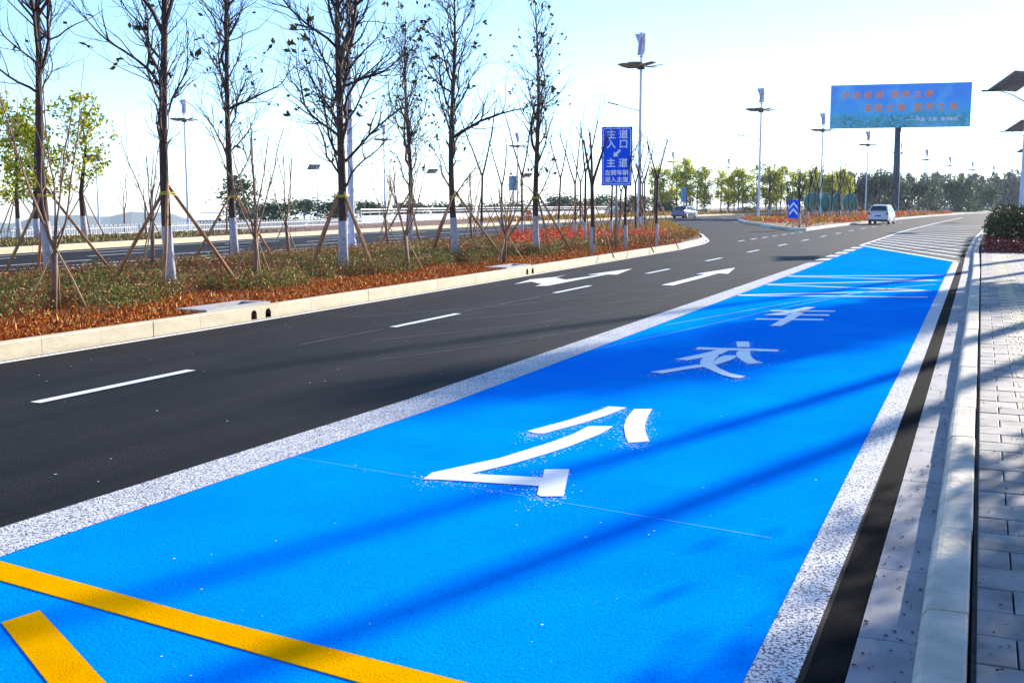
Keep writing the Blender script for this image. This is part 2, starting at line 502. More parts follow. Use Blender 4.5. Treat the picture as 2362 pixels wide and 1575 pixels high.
# hatched no-stopping area beyond the bay
hp = [line_poly([(-4.86, 50.5), (-0.62, 37.6)], 0.22), line_poly([(-4.86, 50.3), (-4.80, 60), (-4.77, 74), (-4.42, 88), (-3.5, 117), (-2.2, 150)], 0.16)]
for k in range(15):
    y = 52.6 + 2.45 * k + 0.05 * k * k
    y2 = 40.8 + 2.75 * k + 0.13 * k * k
    y2 = min(y2, y + 2)
    xr = interp([(-0.62, 36), (-0.55, 50), (-0.4, 64), (0.0, 82), (0.6, 100)], y2) - 0.1
    xl = interp([(-4.86, 50), (-4.80, 60), (-4.77, 74), (-4.42, 88), (-3.5, 117)], y) + 0.08
    hp.append(line_poly([(xl, y), (xr, y2)], 0.20 + 0.012 * k))
structure(marking('hatched_area', hp, WHITE_TAPE))
# zigzag no-parking line in the bay
tag(marking('zigzag_line', [line_poly([(-0.91, 23.2), (-4.48, 22.1)], 0.15), line_poly([(-4.48, 22.2), (-0.92, 25.0)], 0.13), line_poly([(-0.92, 25.0), (-4.48, 25.3)], 0.15), line_poly([(-4.48, 25.4), (-0.82, 28.4)], 0.13), line_poly([(-0.82, 28.4), (-4.48, 28.4)], 0.14), line_poly([(-4.48, 28.5), (-0.75, 30.4)], 0.13)], pm('pale_yellow_marking', (0.85, 0.76, 0.55), (0.78, 0.70, 0.5), 3, 0.5), z=Zp * 2), 'thin pale zigzag line painted across the blue lane beyond the characters', 'road marking')
tag(marking('yellow_stripe', [[(-4.67, 4.01), (-3.18, 3.81), (-1.72, 3.66), (-0.9, 3.57), (-0.9, 3.33), (-1.62, 3.43), (-2.18, 3.50), (-3.01, 3.61), (-4.48, 3.80)]], YELLOW, z=Zp * 1.5, thick=0.003), 'long yellow stripe painted across the near end of the blue lane', 'road marking')
tag(marking('yellow_stripe', [[(-3.96, 3.39), (-3.92, 3.57), (-3.09, 3.11), (-1.6, 2.3), (-1.7, 2.14), (-3.30, 3.02)]], YELLOW, z=Zp * 1.5, thick=0.003), 'short yellow stripe slanting into the bottom left corner of the blue lane', 'road marking')
G1 = [(-3.36, 8.13), (-3.27, 8.08), (-3.2, 8.1), (-3.07, 8.56), (-2.97, 9.01), (-2.92, 9.46), (-3.09, 9.45), (-3.1, 9.25), (-3.21, 8.67)]
G2 = [(-2.83, 9.41), (-2.68, 9.48), (-2.62, 9.13), (-2.53, 8.73), (-2.45, 8.48), (-2.32, 8.15), (-2.46, 8.04), (-2.55, 8.25), (-2.68, 8.62), (-2.76, 8.94), (-2.8, 9.19)]
G3 = [(-3.41, 6.4), (-3.44, 6.58), (-3.18, 7.17), (-3.03, 7.8), (-2.97, 8.18), (-2.96, 8.52), (-2.77, 8.6), (-2.77, 8.27), (-2.85, 7.71), (-2.92, 7.41), (-3.03, 7.03), (-3.18, 6.66), (-2.68, 6.76), (-2.75, 6.98), (-2.59, 7.05), (-2.38, 6.37), (-2.51, 6.31), (-2.55, 6.34), (-2.62, 6.55), (-2.96, 6.49), (-3.27, 6.44)]
tag(marking('painted_character', [G1, G2, G3], WHITE_TAPE, thick=0.003), 'white character 公 painted on the blue lane, the nearest of the three', 'road marking')
J = [[(-2.98, 14.66), (-2.82, 14.73), (-2.7, 14.18), (-2.85, 14.1)],
     [(-3.3, 13.67), (-3.32, 13.89), (-3.02, 13.92), (-2.64, 14.01), (-2.3, 14.06), (-2.29, 13.87), (-2.71, 13.78), (-3.08, 13.69)],
     [(-2.76, 13.74), (-2.62, 13.78), (-2.56, 13.47), (-2.48, 13.17), (-2.38, 12.93), (-2.28, 12.81), (-2.41, 12.64), (-2.55, 12.89), (-2.67, 13.21), (-2.74, 13.48)],
     [(-3.3, 12.67), (-3.23, 12.91), (-3.11, 13.3), (-3.03, 13.69), (-2.88, 13.73), (-2.89, 13.33), (-3.02, 12.95), (-3.15, 12.63)],
     [(-3.3, 11.59), (-3.14, 11.92), (-2.96, 12.33), (-2.9, 12.34), (-2.83, 12.2), (-3.0, 11.89), (-3.15, 11.52)],
     [(-3.04, 13.18), (-2.89, 13.2), (-2.87, 13.0), (-2.85, 12.77), (-2.76, 12.41), (-2.66, 12.16), (-2.46, 11.83), (-2.26, 11.68), (-2.29, 11.54), (-2.37, 11.54), (-2.53, 11.7), (-2.74, 12.02), (-2.86, 12.22), (-2.94, 12.41), (-3.0, 12.7)],
     [(-2.80, 12.5), (-2.74, 12.41), (-2.67, 12.8), (-2.66, 13.17), (-2.7, 13.26), (-2.83, 13.2), (-2.85, 12.89)]]
CH = [[(-3.35, 19.25), (-2.26, 19.62), (-2.26, 19.42), (-3.27, 19.08)],
      [(-3.29, 18.37), (-3.06, 19.0), (-2.84, 20.06), (-2.67, 20.13), (-2.73, 19.62), (-2.89, 18.83), (-3.0, 18.64), (-2.27, 18.89), (-2.26, 18.65)],
      [(-3.27, 17.55), (-3.28, 17.75), (-2.26, 18.1), (-2.26, 17.87)],
      [(-2.89, 16.75), (-2.88, 17.91), (-2.89, 19.0), (-2.72, 19.07), (-2.71, 18.36), (-2.72, 17.31), (-2.73, 16.79)]]
def layered(name, polys, mat):
    """strokes that cross lie a hair above one another"""
    mb = MB()
    bmx = []
    for i, p in enumerate(polys):
        area = sum(p[k][0] * p[(k + 1) % len(p)][1] - p[(k + 1) % len(p)][0] * p[k][1] for k in range(len(p)))
        if area < 0: p = p[::-1]
        mb.face([(q[0], q[1], Zp * 2 + 0.0012 * i) for q in p])
    o = mb.build(name, mat)
    bm = bmesh.new(); bm.from_mesh(o.data)
    bmesh.ops.triangulate(bm, faces=bm.faces[:])
    bm.to_mesh(o.data); bm.free()
    return o
tag(layered('painted_character', J, WHITE_TAPE), 'white character 交 painted on the blue lane between the other two', 'road marking')
tag(layered('painted_character', CH, WHITE_TAPE), 'white character 车 painted on the blue lane, the farthest of the three', 'road marking')
A1 = [(-9.88, 23.07), (-10.14, 24.75), (-9.89, 25.81), (-9.9, 26.64), (-9.79, 25.55), (-9.31, 24.98), (-9.12, 27.12), (-9.43, 26.94), (-9.31, 28.4), (-9.12, 29.96), (-8.73, 27.29), (-8.98, 27.25), (-9.0, 24.83), (-8.99, 23.0), (-9.21, 22.75), (-9.31, 23.40), (-9.83, 24.02)]
A2 = [(-6.67, 24.16), (-6.65, 26.46), (-6.63, 28.39), (-6.88, 28.38), (-6.71, 29.89), (-6.5, 31.55), (-6.11, 28.76), (-6.39, 28.89), (-6.38, 26.49), (-6.39, 24.2)]
tag(marking('painted_arrow', [A1], WHITE_TAPE), 'white two-headed arrow, left and ahead, painted on the lane beside the kerb', 'road marking')
tag(marking('painted_arrow', [A2], WHITE_TAPE), 'white straight-ahead arrow painted on the lane beside the blue bay', 'road marking')
tag(marking('painted_arrow', [[(-14.9, 84.5), (-15.5, 86.5), (-16.0, 88), (-16.35, 88), (-16.1, 92), (-14.9, 88.2), (-15.25, 88.1), (-14.6, 86.2), (-14.3, 84.4)]], WHITE_TAPE), 'small white arrow painted on the road in the opening beside the island', 'road marking')
# markings of the far carriageway
lm = []
for off, seg in ((1.2, None), (3.2, (3, 4)), (5.2, (2, 4.5)), (7.0, (3, 4)), (8.6, None)):
    yy = 14.0
    while yy < 150:
        y2 = 150 if seg is None else yy + seg[0] * 1.6
        def px(y):
            a = interp([(-24, -4), (-24, 20), (-24.6, 40), (-25.2, 60), (-25.4, 100), (-24.5, 114), (-22, 150)], y)
            b = interp(FAR_KERB, y)
            return a + (b - a) * off / 9.8
        ys = [yy] + [q for q in (20, 30, 44, 58, 75, 100, 130) if yy < q < y2] + [y2]
        lm.append(line_poly([(px(q), q) for q in ys], 0.14))
        if seg is None: break
        yy += seg[0] * 1.6 + seg[1]
structure(marking('far_lane_lines', lm, WHITE_TAPE))
# scraped tyre lines on the asphalt: thin pale scratches
sc = []
for pts, w in (([(-9.6, 15.2), (-8.1, 17.8), (-6.6, 22.2), (-5.1, 29)], 0.022), ([(-8.2, 14.5), (-7.0, 17), (-5.6, 22)], 0.02), ([(-7.6, 12.8), (-6.5, 15.2), (-5.3, 19.2)], 0.016), ([(-8.2, 16.5), (-8.06, 21)], 0.03), ([(-8.25, 12.0), (-8.15, 14.1)], 0.025), ([(-6.6, 11.2), (-5.9, 13.0), (-5.2, 15.6)], 0.014)):
    sc.append(line_poly(pts, w))
structure(marking('scratch_lines', sc, pm('scratched_asphalt', (0.15, 0.145, 0.155), (0.03, 0.03, 0.032), 6, 0.6, stretch=(1, 0.3, 1), lo=0.42, hi=0.6)))
sc = []
for pts, w in (([(-4.68, 6.62), (-1.0, 6.02)], 0.004), ([(-4.5, 13.2), (-4.1, 15.0), (-3.3, 19.2), (-2.3, 23.6)], 0.012), ([(-4.4, 16.2), (-3.2, 21), (-1.5, 26)], 0.016), ([(-2.6, 22.6), (-1.8, 25.2), (-0.9, 27.0)], 0.03)):
    sc.append(line_poly(pts, w))
structure(marking('chalk_lines', sc, pm('pale_blue_chalk', (0.35, 0.62, 0.95), (0.12, 0.42, 0.95), 8, 0.6)))
# paint beads scattered round the characters
rg = random.Random(5)
mb = MB()
for polys, n in (([G1, G2, G3], 1500), (J, 1700), (CH, 300)):
    for _ in range(n):
        p = rg.choice(polys); i = rg.randrange(len(p)); a = Vector(p[i]); b = Vector(p[(i + 1) % len(p)])
        q = a.lerp(b, rg.random())
        x = q.x + rg.gauss(0, 0.035) + rg.choice((0, 0, 0.05)); y = q.y - abs(rg.gauss(0, 0.13))
        s = rg.uniform(0.0015, 0.0055)
        mb.face([(x - s, y - s * 1.6, Zp * 1.5), (x + s, y - s, Zp * 1.5), (x + s * 0.8, y + s * 1.6, Zp * 1.5), (x - s, y + s, Zp * 1.5)])
for _ in range(60):
    x = rg.uniform(-4.4, -0.85); y = 2.5 + 22 * rg.random() ** 1.5
    s = rg.uniform(0.002, 0.006)
    mb.face([(x - s, y - s, Zp * 1.5), (x + s, y - s, Zp * 1.5), (x + s, y + s * 1.5, Zp * 1.5), (x - s, y + s, Zp * 1.5)])
for _ in range(90):
    x = rg.uniform(-10.5, -5.2); y = 5 + 30 * rg.random() ** 1.5
    s = rg.uniform(0.003, 0.009)
    mb.face([(x - s, y - s, Zp * 1.5), (x + s, y - s, Zp * 1.5), (x + s, y + s * 1.5, Zp * 1.5), (x - s, y + s, Zp * 1.5)])
stuff(mb.build('paint_specks', WHITE_TAPE), 'white paint beads and grit scattered over the lane', 'paint specks')

# ------------------------------------------------------------------ kerbs, gutter, pavement
def kerb_run(name, pts, side, width, h, mat, stone=1.0, skip=(), gap=0.008, bev=0.012):
    """row of kerb stones; side=+1 puts the stone to the left of the walking direction"""
    P = resample([(p[0], p[1]) for p in pts], stone)
    mb = MB()
    for i in range(len(P) - 1):
        a, b = P[i], P[i + 1]
        mid = (a + b) / 2
        if any(y0 < mid.y < y1 for y0, y1 in skip): continue
        d = (b - a); L = d.length
        if L < 0.05: continue
        d.normalize(); n = Vector((-d.y, d.x)) * side
        j = random.Random(i * 7 + len(pts)).uniform(-0.003, 0.003)
        g = gap / 2
        a2, b2 = a + d * g, b - d * g
        o1 = n * bev
        prof = [(0.0, 0.0), (0.0, h - bev * 1.4), (bev * 0.4, h - bev * 0.4), (bev * 1.4, h), (width - bev, h), (width, h - bev), (width, 0.0)]
        k = len(mb.v)
        for q in (a2, b2):
            for (t, z) in prof:
                pp = q + n * (t + j)
                mb.v.append((pp.x, pp.y, z - 0.03 if z == 0 else z))
        m = len(prof)
        for c in range(m - 1):
            f = (k + c, k + m + c, k + m + c + 1, k + c + 1)
            mb.f.append(f if side < 0 else f[::-1]); mb.m.append(0)
        f1 = tuple(k + c for c in range(m)); f2 = tuple(k + m + c for c in reversed(range(m)))
        mb.f.append(f1 if side > 0 else f1[::-1]); mb.m.append(0)
        mb.f.append(f2 if side > 0 else f2[::-1]); mb.m.append(0)
    o = mb.build(name, mat)
    return structure(o)
HK = 0.22
kerb_run('kerb', BED_FRONT, 1, 0.16, HK, KERB, 0.98, skip=((14.0, 15.0), (26.0, 27.0)))
kerb_run('kerb', BED_BACK, -1, 0.14, 0.18, KERB, 1.0)
kerb_run('kerb', ISL_FRONT, 1, 0.16, 0.20, pm('grey_kerb_stone', (0.66, 0.62, 0.54), (0.5, 0.48, 0.44), 2.2, 0.75, 0.2), 1.0)
kerb_run('kerb', FAR_KERB, 1, 0.18, 0.24, KERB, 1.0)
# concrete channel in front of the pavement
gl = [p for p in GUTTER_L if p[1] < 125]
P = resample(gl, 0.98)
mb = MB()
rg = random.Random(2)
for i in range(len(P) - 1):
    a, b = P[i], P[i + 1]
    jz = rg.uniform(-0.0015, 0.0015)
    x = [(a.x, a.y + 0.004), (a.x + 0.25, a.y + 0.004), (b.x + 0.25, b.y - 0.004), (b.x, b.y - 0.004)]
    mb.prism(x, -0.03, 0.012 + jz)
GUT = pm('gutter_slab', (0.32, 0.31, 0.34), (0.21, 0.205, 0.225), 3.0, 0.7, 0.15)
structure(mb.build('gutter', GUT))
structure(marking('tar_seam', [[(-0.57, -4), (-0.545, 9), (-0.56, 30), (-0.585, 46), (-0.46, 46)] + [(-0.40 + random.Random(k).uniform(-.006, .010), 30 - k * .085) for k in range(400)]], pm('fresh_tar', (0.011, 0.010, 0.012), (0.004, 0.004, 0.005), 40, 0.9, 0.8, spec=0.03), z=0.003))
# grit lying in the channel and on the kerb
rg = random.Random(44); mb = MB()
for _ in range(420):
    y = 3.2 + 32 * rg.random() ** 1.6; x = -0.40 + 0.24 * rg.random() ** 0.8; q = rg.uniform(0.002, 0.009); a = rg.uniform(0, PI)
    z = 0.0155
    c_, s_ = math.cos(a) * q, math.sin(a) * q
    mb.face([(x - c_ * 1.8, y - s_ * 1.8, z), (x + s_, y - c_, z + q * .6), (x + c_ * 1.8, y + s_ * 1.8, z), (x - s_, y + c_, z + q * .9)])
for _ in range(500):
    y = 3.2 + 25 * rg.random() ** 1.6; x = 0.075 + 0.9 * rg.random(); q = rg.uniform(0.002, 0.008); a = rg.uniform(0, PI); z = 0.158
    c_, s_ = math.cos(a) * q, math.sin(a) * q
    mb.face([(x - c_ * 1.8, y - s_ * 1.8, z), (x + s_, y - c_, z + q * .6), (x + c_ * 1.8, y + s_ * 1.8, z), (x - s_, y + c_, z + q * .9)])
stuff(mb.build('grit', pm('dark_grit', (0.03, 0.022, 0.02), (0.10, 0.06, 0.035), 8, 0.9)), 'dark grit and leaf crumbs lying in the gutter and on the pavement', 'grit')
# rounded granite kerb
def granite_kerb():
    P = resample([(p[0] + 0.25, p[1]) for p in GUTTER_L if p[1] < 125], 1.25)
    prof = [(0.0, -0.03), (0.0, 0.085), (0.005, 0.115), (0.017, 0.14), (0.036, 0.155), (0.06, 0.160), (0.178, 0.160), (0.186, 0.154), (0.19, 0.14), (0.19, -0.03)]
    mb = MB(); rgk = random.Random(4)
    for i in range(len(P) - 1):
        a, b = P[i].copy(), P[i + 1].copy()
        j = rgk.uniform(-0.005, 0.005); jz = rgk.uniform(-0.004, 0.004)
        k = len(mb.v); m = len(prof)
        for q, dy in ((a, 0.005), (b, -0.005)):
            for t, z in prof: mb.v.append((q.x + t + j, q.y + dy, z + jz))
        for c in range(m - 1):
            mb.f.append((k + c + 1, k + m + c + 1, k + m + c, k + c)); mb.m.append(0)
        mb.f.append(tuple(k + c for c in reversed(range(m)))); mb.m.append(0)
        mb.f.append(tuple(k + m + c for c in range(m))); mb.m.append(0)
    o = mb.build('kerb', GRANITE, smooth=False)
    return structure(o)
granite_kerb()
# dark soil joint behind the kerb, then pavers laid as real blocks
sheet('kerb_joint', [(-0.16, -6), (0.4, -6), (0.4, 40), (-0.1, 40)], 0.02, pm('joint_soil', (0.035, 0.025, 0.022), (0.06, 0.045, 0.04), 30, 0.95, 0.4))
def make_paver():
    m, nt, b = base_mat('paver_stone')
    g = nt.nodes.new('ShaderNodeNewGeometry')
    r = ramp(nt, g.outputs['Random Per Island'], [(0, (0.20, 0.185, 0.19)), (0.5, (0.26, 0.24, 0.24)), (1, (0.34, 0.315, 0.305))])
    v = coords(nt)
    n1 = noise(nt, v, 5, 5); n2 = noise(nt, v, 90, 2)
    d = ramp(nt, n1.outputs[0], [(0.30, (0.42, 0.40, 0.40)), (0.55, (0.9, 0.9, 0.9)), (0.8, (1.25, 1.2, 1.15))])
    c = mix(nt, 1.0, r.outputs[0], d.outputs[0], 'MULTIPLY')
    nt.links.new(c, b.inputs['Base Color'])
    b.inputs['Roughness'].default_value = 0.72
    bump(nt, b, n2.outputs[0], 0.35, 0.006)
    return m
PAVER = make_paver()
TACT = pm('tactile_paver', (0.52, 0.44, 0.30), (0.42, 0.35, 0.25), 4, 0.75, 0.2)
def pavers():
    mb = MB(); rgp = random.Random(9)
    tm = MB()
    y = -2.0
    row = 0
    while y < 41.2:
        d = 0.30
        xs = [0.065]
        x = 0.065 + (0.15 if row % 2 else 0.30)
        while x < 2.6:
            xs.append(x); x += 0.30
        for i in range(len(xs) - 1):
            x0, x1 = xs[i], xs[i + 1]
            z = 0.152 + rgp.uniform(-0.003, 0.003)
            tgt = tm if 0.38 < (x0 + x1) / 2 < 0.72 and y > 8 else mb
            g = 0.004
            mb2 = tgt
            c = [(x0 + g, y + g), (x1 - g, y + g), (x1 - g, y + d - g), (x0 + g, y + d - g)]
            ch = 0.006
            k = len(mb2.v)
            mb2.v += [(px, py, 0.06) for px, py in c] + [(px, py, z - ch * 0.6) for px, py in c]
            ci = [(x0 + g + ch, y + g + ch), (x1 - g - ch, y + g + ch), (x1 - g - ch, y + d - g - ch), (x0 + g + ch, y + d - g - ch)]
            mb2.v += [(px, py, z) for px, py in ci]
            for a in (0, 4):
                for q in range(4):
                    mb2.f.append((k + a + q, k + a + (q + 1) % 4, k + a + 4 + (q + 1) % 4, k + a + 4 + q)); mb2.m.append(0)
            mb2.f.append((k + 8, k + 9, k + 10, k + 11)); mb2.m.append(0)
            if tgt is tm and y < 36:
                for u in range(4):
                    xx = x0 + 0.045 + u * 0.065
                    if xx + 0.03 < x1: tm.box(xx, xx + 0.026, y + 0.03, y + d - 0.03, z - 0.002, z + 0.005)
        y += d; row += 1
    structure(mb.build('pavement', PAVER)); structure(tm.build('tactile_paving', TACT))
pavers()
sheet('paver_bed', [(0.05, -6), (2.7, -6), (2.7, 41.5), (0.05, 41.5)], 0.12, pm('paver_sand', (0.05, 0.045, 0.045), (0.09, 0.08, 0.075), 20, 0.95))
mb = MB(); mb.prism([(2.64, -30), (60, -30), (60, 41), (2.64, 41)], -0.02, 0.14); mb.prism([(0.08, 41.3), (60, 41.3), (60, 130), (12, 130), (0.7, 90), (0.06, 66)], -0.02, 0.145)
structure(mb.build('roadside_verge', pm('verge_soil', (0.13, 0.075, 0.045), (0.08, 0.07, 0.03), 0.8, 0.95, 0.4)))

# drain inlets in the bed kerb: pierced stone and a raised catch basin behind
def drain(y0, x0, label):
    t = empty('kerb_drain', (x0, y0, 0), 0, label, 'drain', 'kerb drain inlets along the planted bed')
    mb = MB(); L = 0.992; h = HK; w = 0.16
    holes = [(0.32, 0.075, 0.165), (0.70, 0.075, 0.165)]
    def topz(y):
        for c, r, zt in holes:
            if abs(y - c) <= r:
                return 0.015 + (zt - 0.015 - r) + math.sqrt(max(0, r * r - (y - c) ** 2))
        return 0.0
    ys = [0.0, L]
    for c, r, zt in holes:
        ys += [c - r - 1e-4] + [c + r * math.cos(PI * k / 12) for k in range(13)] + [c + r + 1e-4]
    ys = sorted(set(ys))
    for i in range(len(ys) - 1):
        ya, yb = ys[i], ys[i + 1]; m_ = (ya + yb) / 2
        inh = any(abs(m_ - c) < r for c, r, zt in holes)
        za, zb = (topz(ya), topz(yb)) if inh else (-0.02, -0.02)
        mb.face([(0.0, ya, za), (0.0, yb, zb), (0.0, yb, h), (0.0, ya, h)])
        if inh:
            mb.face([(0.0, ya, -0.02), (0.0, yb, -0.02), (0.0, yb, 0.015), (0.0, ya, 0.015)])
            mb.face([(0.0, yb, zb), (0.0, ya, za), (-0.5, ya, za), (-0.5, yb, zb)], 1)
            mb.face([(0.0, ya, 0.015), (0.0, yb, 0.015), (-0.5, yb, 0.015), (-0.5, ya, 0.015)], 1)
            mb.face([(-0.5, ya, 0.0), (-0.5, yb, 0.0), (-0.5, yb, zb), (-0.5, ya, za)], 1)
    mb.face([(0, 0, h), (0, L, h), (-w, L, h), (-w, 0, h)])
    mb.face([(0, 0, -0.02), (0, 0, h), (-w, 0, h), (-w, 0, -0.02)]); mb.face([(0, L, h), (0, L, -0.02), (-w, L, -0.02), (-w, L, h)])
    mb.face([(-w, 0, h), (-w, L, h), (-w, L, 0.1), (-w, 0, 0.1)])
    mb.build('inlet_stone', [KERB, pm('drain_inside', (0.20, 0.085, 0.05), (0.10, 0.045, 0.03), 10, 0.9)], t)
    f = MB(); z1 = HK + 0.025
    x1, x2 = -0.175, -0.78; ya, yb = -0.62, 1.0
    f.box(x2, x2 + 0.13, ya, yb, 0.05, z1); f.box(x1 - 0.13, x1, ya, yb, 0.05, z1)
    f.box(x2 + 0.13, x1 - 0.13, ya, ya + 0.52, 0.05, z1); f.box(x2 + 0.13, x1 - 0.13, yb - 0.13, yb, 0.05, z1)
    f.build('catch_basin', CONC_W, t)
    g = MB(); g.face([(x2 + 0.13, ya + 0.52, 0.10), (x1 - 0.13, ya + 0.52, 0.10), (x1 - 0.13, yb - 0.13, 0.10), (x2 + 0.13, yb - 0.13, 0.10)])
    g.build('basin_floor', pm('basin_mud', (0.05, 0.04, 0.04), (0.08, 0.06, 0.05), 8, 0.9), t)
    return t
CONC_W = pm('white_concrete', (0.50, 0.47, 0.44), (0.36, 0.34, 0.33), 2.5, 0.75, 0.15)
drain(14.004, -10.685, 'nearer kerb drain with two arched openings and a pale concrete basin behind')
drain(26.004, -10.885, 'farther kerb drain with two arched openings, behind the two-headed arrow')

# ------------------------------------------------------------------ planted bed, island, far verge
def bed_surface(name, front, back, mat, z0=0.17, mound=0.0, ny=60, nx=10, y0=-4, y1=84):
    mb = MB(); rgb = random.Random(12)
    rows = []
    for i in range(ny + 1):
        y = y0 + (y1 - y0) * i / ny
        xf = interp(front, y) - 0.16; xb = interp(back, y) + 0.14
        if xb > xf: xb = xf - 0.05
        row = []
        for k in range(nx + 1):
            t = k / nx
            row.append((xf + (xb - xf) * t, y, z0 + mound * math.sin(PI * t) * min(1, (xf - xb) / 5) + (rgb.uniform(-0.015, 0.015) if 0 < k < nx else 0)))
        rows.append(row)
    for i in range(ny):
        for k in range(nx):
            mb.face([rows[i][k], rows[i + 1][k], rows[i + 1][k + 1], rows[i][k + 1]])
    return structure(mb.build(name, mat, smooth=True))
bed_surface('planting_bed', BED_FRONT, BED_BACK, SOIL)
sheet('bare_soil_strip', [(-19.9, 6), (-20.0, 20), (-20.3, 40), (-20.8, 56), (-22.5, 56), (-22.2, 34), (-21.9, 20), (-21.8, 6)], 0.178, SOIL_PALE)
ISL_IN = [(-23.3, 114), (-22, 140), (-19, 172), (-13, 210), (-4, 245), (6, 275)]
isl = [(-23.2, 113.9), (-19.9, 101.2), (-15.5, 87.2), (-12.35, 76.8), (-11.3, 74.35), (-10.92, 75.2), (-10.76, 83), (-10.36, 97), (-9.5, 106), (-8.66, 129), (-6.66, 159), (-2.75, 198), (2.85, 232), (11.8, 268), (6, 275), (-4, 245), (-13, 210), (-19, 172), (-22, 140)]
sheet('island', isl, 0.17, pm('island_soil', (0.20, 0.095, 0.055), (0.13, 0.065, 0.04), 0.8, 0.95, 0.4))
kerb_run('kerb', ISL_IN, -1, 0.14, 0.2, KERB, 1.0)
mb = MB()
fk = [(p[0] - 0.18, p[1]) for p in FAR_KERB]
bk = [(-44, 10), (-44, 20), (-44, 30), (-44.4, 44), (-45, 58), (-46.5, 75), (-50, 100), (-51, 130), (-56, 160), (-64, 190), (-70, 222), (-60, 262), (-40, 300)]
strip_faces(mb, bk, fk, 0.2)
structure(mb.build('far_verge', pm('far_verge_soil', (0.17, 0.055, 0.028), (0.10, 0.035, 0.02), 0.7, 0.95, 0.4)))

def scatter(n, front, back, y0, y1, f0, f1, seed, accept=None, fall=1.0):
    """points in the bed: fraction f0..f1 across from front kerb to back kerb"""
    rg = np.random.default_rng(seed)
    y = y0 + (y1 - y0) * rg.random(n) ** fall
    t = f0 + (f1 - f0) * rg.random(n)
    yf = np.array([p[1] for p in front]); xf = np.array([p[0] for p in front])
    yb = np.array([p[1] for p in back]); xb = np.array([p[0] for p in back])
    a = np.interp(y, yf, xf) - 0.2; b = np.interp(y, yb, xb) + 0.2
    x = a + (b - a) * t
    keep = (a > b + 0.2)
    P = np.stack([x, y, 0.18 + 0.0 * t], 1)
    if accept is not None: keep &= accept(x, y, t, rg)
    return P[keep]
def litter():
    def acc(x, y, t, rg):
        w = 0.20 + 0.05 * np.sin(y * 1.3) + 0.03 * np.sin(y * 3.7)
        ok = (t < w * rg.uniform(0.8, 1.25, len(t))) | (rg.random(len(t)) < 0.10 * (t < 0.30) + 0.03)
        for yy in (14.0, 26.0):
            ok &= ~((y > yy - 0.65) & (y < yy + 1.05) & (x > -11.6))
        return ok
    P = scatter(300000, BED_FRONT, BED_BACK, 5, 46, 0, 0.34, 21, acc, 1.25)
    rg = np.random.default_rng(1)
    P[:, 2] += rg.random(len(P)) * 0.03
    stuff(leaf_obj('leaf_litter', P, 0.058, LITTER, up=0.02, asp=0.38, seed=5), 'dry orange leaf litter along the front of the bed behind the kerb', 'leaf litter')
    # upright dry stubs
    P = scatter(2200, BED_FRONT, BED_BACK, 5, 46, 0.01, 0.24, 23, acc, 1.25)
    stuff(leaf_obj('dry_stubs', P, 0.12, island_mat('dry_stub', [(0, (0.55, 0.22, 0.04)), (1, (0.82, 0.58, 0.2))], rough=0.7), up=2.4, asp=0.16, seed=6), 'short upright dry stems poking out of the leaf litter', 'dry stems')
litter()
def cover(name, n_pl, per, y0, y1, f0, f1, h, size, mat, seed, label, accept=None, fall=1.0, up=0.5):
    P = scatter(n_pl, BED_FRONT, BED_BACK, y0, y1, f0, f1, seed, accept, fall)
    rg = np.random.default_rng(seed + 1)
    hh = h * (0.55 + 0.65 * rg.random(len(P)))
    Q = np.repeat(P, per, axis=0); H = np.repeat(hh, per)
    t = rg.random(len(Q)) ** 0.7
    Q = Q + np.stack([rg.normal(0, 0.07, len(Q)), rg.normal(0, 0.07, len(Q)), t * H], 1)
    return stuff(leaf_obj(name, Q, size, mat, up=up, asp=0.4, seed=seed + 2), label, 'ground cover')
def patch(x, y, k=0.6, ph=0.0):
    return np.sin(x * k + ph) + np.sin(y * k * 0.8 + 1.7 + ph) + 0.7 * np.sin((x + y) * k * 1.7) + 0.5 * np.sin((x - y) * k * 2.3 + 0.5)
def near(x, y, t, rg):
    return (t > 0.17 + 0.04 * np.sin(y * 1.3) + rg.normal(0, 0.025, len(t))) & (patch(x, y, 2.1, 0.7) > -1.35 - 0.3 * rg.random(len(t)))
cover('ground_cover', 12000, 22, 4, 48, 0.17, 0.80, 0.30, 0.055, COVER_B, 31, 'brown and russet low shrubs filling the bed under the trees',
      lambda x, y, t, rg: near(x, y, t, rg) & ((patch(x, y) < 0.5) | (t > 0.5)) & ~((x > -0.43 * y) & (y > 33) & (t > 0.3) & (rg.random(len(t)) < 0.85)), 1.15)
cover('ground_cover', 10500, 22, 4, 46, 0.12, 0.75, 0.33, 0.055, COVER_G, 41, 'green low shrubs growing in clumps towards the front of the bed',
      lambda x, y, t, rg: near(x, y, t, rg) & ((patch(x, y) > -0.6) | (t < 0.33)) & (rg.random(len(t)) < 1.35 - 1.5 * t), 1.15)
cover('ground_cover', 6200, 16, 31, 62, 0.14, 0.9, 0.33, 0.085, COVER_R, 51, 'red-leaved low shrubs in the far half of the bed by the sign',
      lambda x, y, t, rg: (rg.random(len(t)) < np.clip((y - 32) / 4, 0, 1) * np.clip((60 - y) / 10, 0, 1)) & (x > -0.43 * y - 0.8 * rg.random(len(t))) & (t > 0.34 - 0.012 * (y - 34) + 0.06 * np.sin(y)))
cover('ground_cover', 3600, 14, 46, 82, 0.03, 0.95, 0.32, 0.10, COVER_Y, 61, 'yellow and russet low shrubs at the far tip of the bed',
      lambda x, y, t, rg: rg.random(len(t)) < np.clip((y - 46) / 8, 0, 1))
cover('ground_cover', 1500, 14, 40, 60, 0.02, 0.45, 0.30, 0.085, COVER_B, 71, 'thin brown shrubs between the sign and the tip of the bed', lambda x, y, t, rg: rg.random(len(t)) < 0.8)
